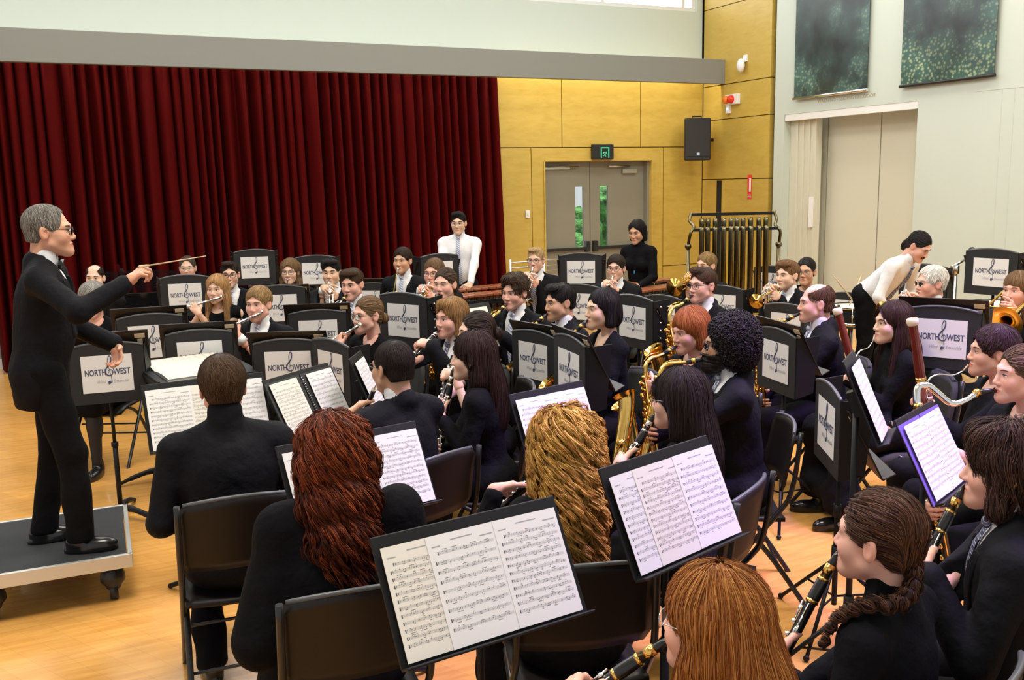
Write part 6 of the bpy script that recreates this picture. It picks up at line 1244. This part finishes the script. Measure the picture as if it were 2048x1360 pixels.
# drums by the white wall
def drum(lab, c, rad, hgt, z, m='black_plastic'):
    r = empty('drum', (c[0], c[1], 0), 0, lab, 'drum'); b = MB(); b.lathe([(rad, z - hgt), (rad, z)], n=32); b.build('shell', m, r); b = MB(); b.lathe([(0, z + .004), (rad, z + .004), (rad, z - .002)], n=32); b.build('drum_head', 'drum_head', r)
    for zz in (z, z - hgt): b = MB(); b.lathe([(rad + .001, zz - .014), (rad + .01, zz - .014), (rad + .01, zz + .012), (rad + .001, zz + .012)], n=32); b.build('hoop', 'silver', r)
    for k in range(8): a_ = k * .785; b = MB(); d = A([math.cos(a_), math.sin(a_), 0]); b.rod(tuple(d * (rad + .012) + A([0, 0, z - hgt])), tuple(d * (rad + .012) + A([0, 0, z])), .004, n=6); b.ball(tuple(d * (rad + .008) + A([0, 0, z - hgt / 2])), (.012, .012, .02)); b.build('lug', 'silver', r)
    b = MB(); b.rod((0, 0, .2), (0, 0, z - hgt), .014); [b.rod((0, 0, .25), (.28 * math.cos(k * 2.094), .28 * math.sin(k * 2.094), .01), .01) for k in range(3)]; [b.rod((0, 0, z - hgt - .03), (rad * math.cos(k * 2.094), rad * math.sin(k * 2.094), z - hgt - .01), .008) for k in range(3)]; b.build('stand', 'steel', r); return r
drum('black snare drum on a stand beside the white wall', atz(1705, 612, .78), .19, .16, .78)
drum('larger black and silver drum behind the woman trombonist', atz(1985, 610, .72), .24, .3, .74, 'black_plastic')
drum('low black drum right of the white-haired man', atz(1945, 640, .62), .2, .22, .62)
for i_, (px_, lab) in enumerate((((1700, 598), 'drumstick standing up on the snare drum'), ((1714, 590), 'second drumstick crossing over the snare drum'))):
    p = atz(1705, 612, .79) + A([-.04 + .09 * i_, 0, .01]); r = make('drumstick', lab, 'drumstick', p, frame((.5 - .9 * i_, .2, .55))); b = MB(); b.tube([(0, 0, 0), (0, .3, 0), (0, .37, 0)], [.007, .007, .003], 8); b.build('shaft', 'stick', r); b = MB(); b.ball((0, .375, 0), (.005, .008, .005)); b.build('tip', 'stick', r)
# boom stand with a wood block
bs_ = atz(1912, 545, 1.22); r = empty('microphone_stand', (bs_[0], bs_[1], 0), 0, 'silver boom stand left of the raised music stand at right', 'stand'); zt = 1.28
b = MB(); b.rod((0, 0, .1), (0, 0, zt), .013); b.rod((0, 0, .75), (0, 0, .82), .022); b.rod((0, 0, zt - .07), (0, 0, zt), .026); b.build('post', 'steel', r); b = MB(); b.rod((-.06, 0, zt - .01), (.16, 0, zt + .06), .011); b.build('boom', 'steel', r)
for k in range(3): b = MB(); b.rod((0, 0, .35), (.3 * math.cos(k * 2.094), .3 * math.sin(k * 2.094), .012), .01); b.build('leg', 'steel', r)
p = bs_ + A([.2, -.02, .08]); r = make('wood_block', 'tan wood block mounted at the end of the silver boom', 'wood block', p, roty(.5)); b = MB(); b.box((0, 0, 0), (.06, .09, .2)); b.build('block', 'stick', r, bevel=.006); b = MB(); b.box((-.031, 0, .05), (.003, .06, .015)); b.build('slot', 'dark_gap', r)
b = MB(); b.ball((-.09, 0, .06), (.03, .03, .035)); b.build('clamp', 'black_plastic', r)
# floor odds and ends
mat('red_case', (.65, .06, .03), .5); c = atz(1483, 965, .0); b = MB(); b.prism([(-.07, 0), (.07, 0), (.05, .16), (-.05, .16)], .1, R=np.stack([A([1., 0, 0]), A([0, 0, 1.]), A([0, -1., 0])], 1)); o = b.build('red_bag', 'red_case', bevel=.01); o.location = (c[0] + .1, c[1] + .12, 0); tag(o, 'small red bag on the floor behind the bearded man\'s chair', 'bag')
b = MB(); b.tube([(-.03, -.05, .16), (-.03, -.05, .2), (.03, -.05, .2), (.03, -.05, .16)], .006); b.build('handle', 'red_case', o)
sc.cycles.use_denoising = True
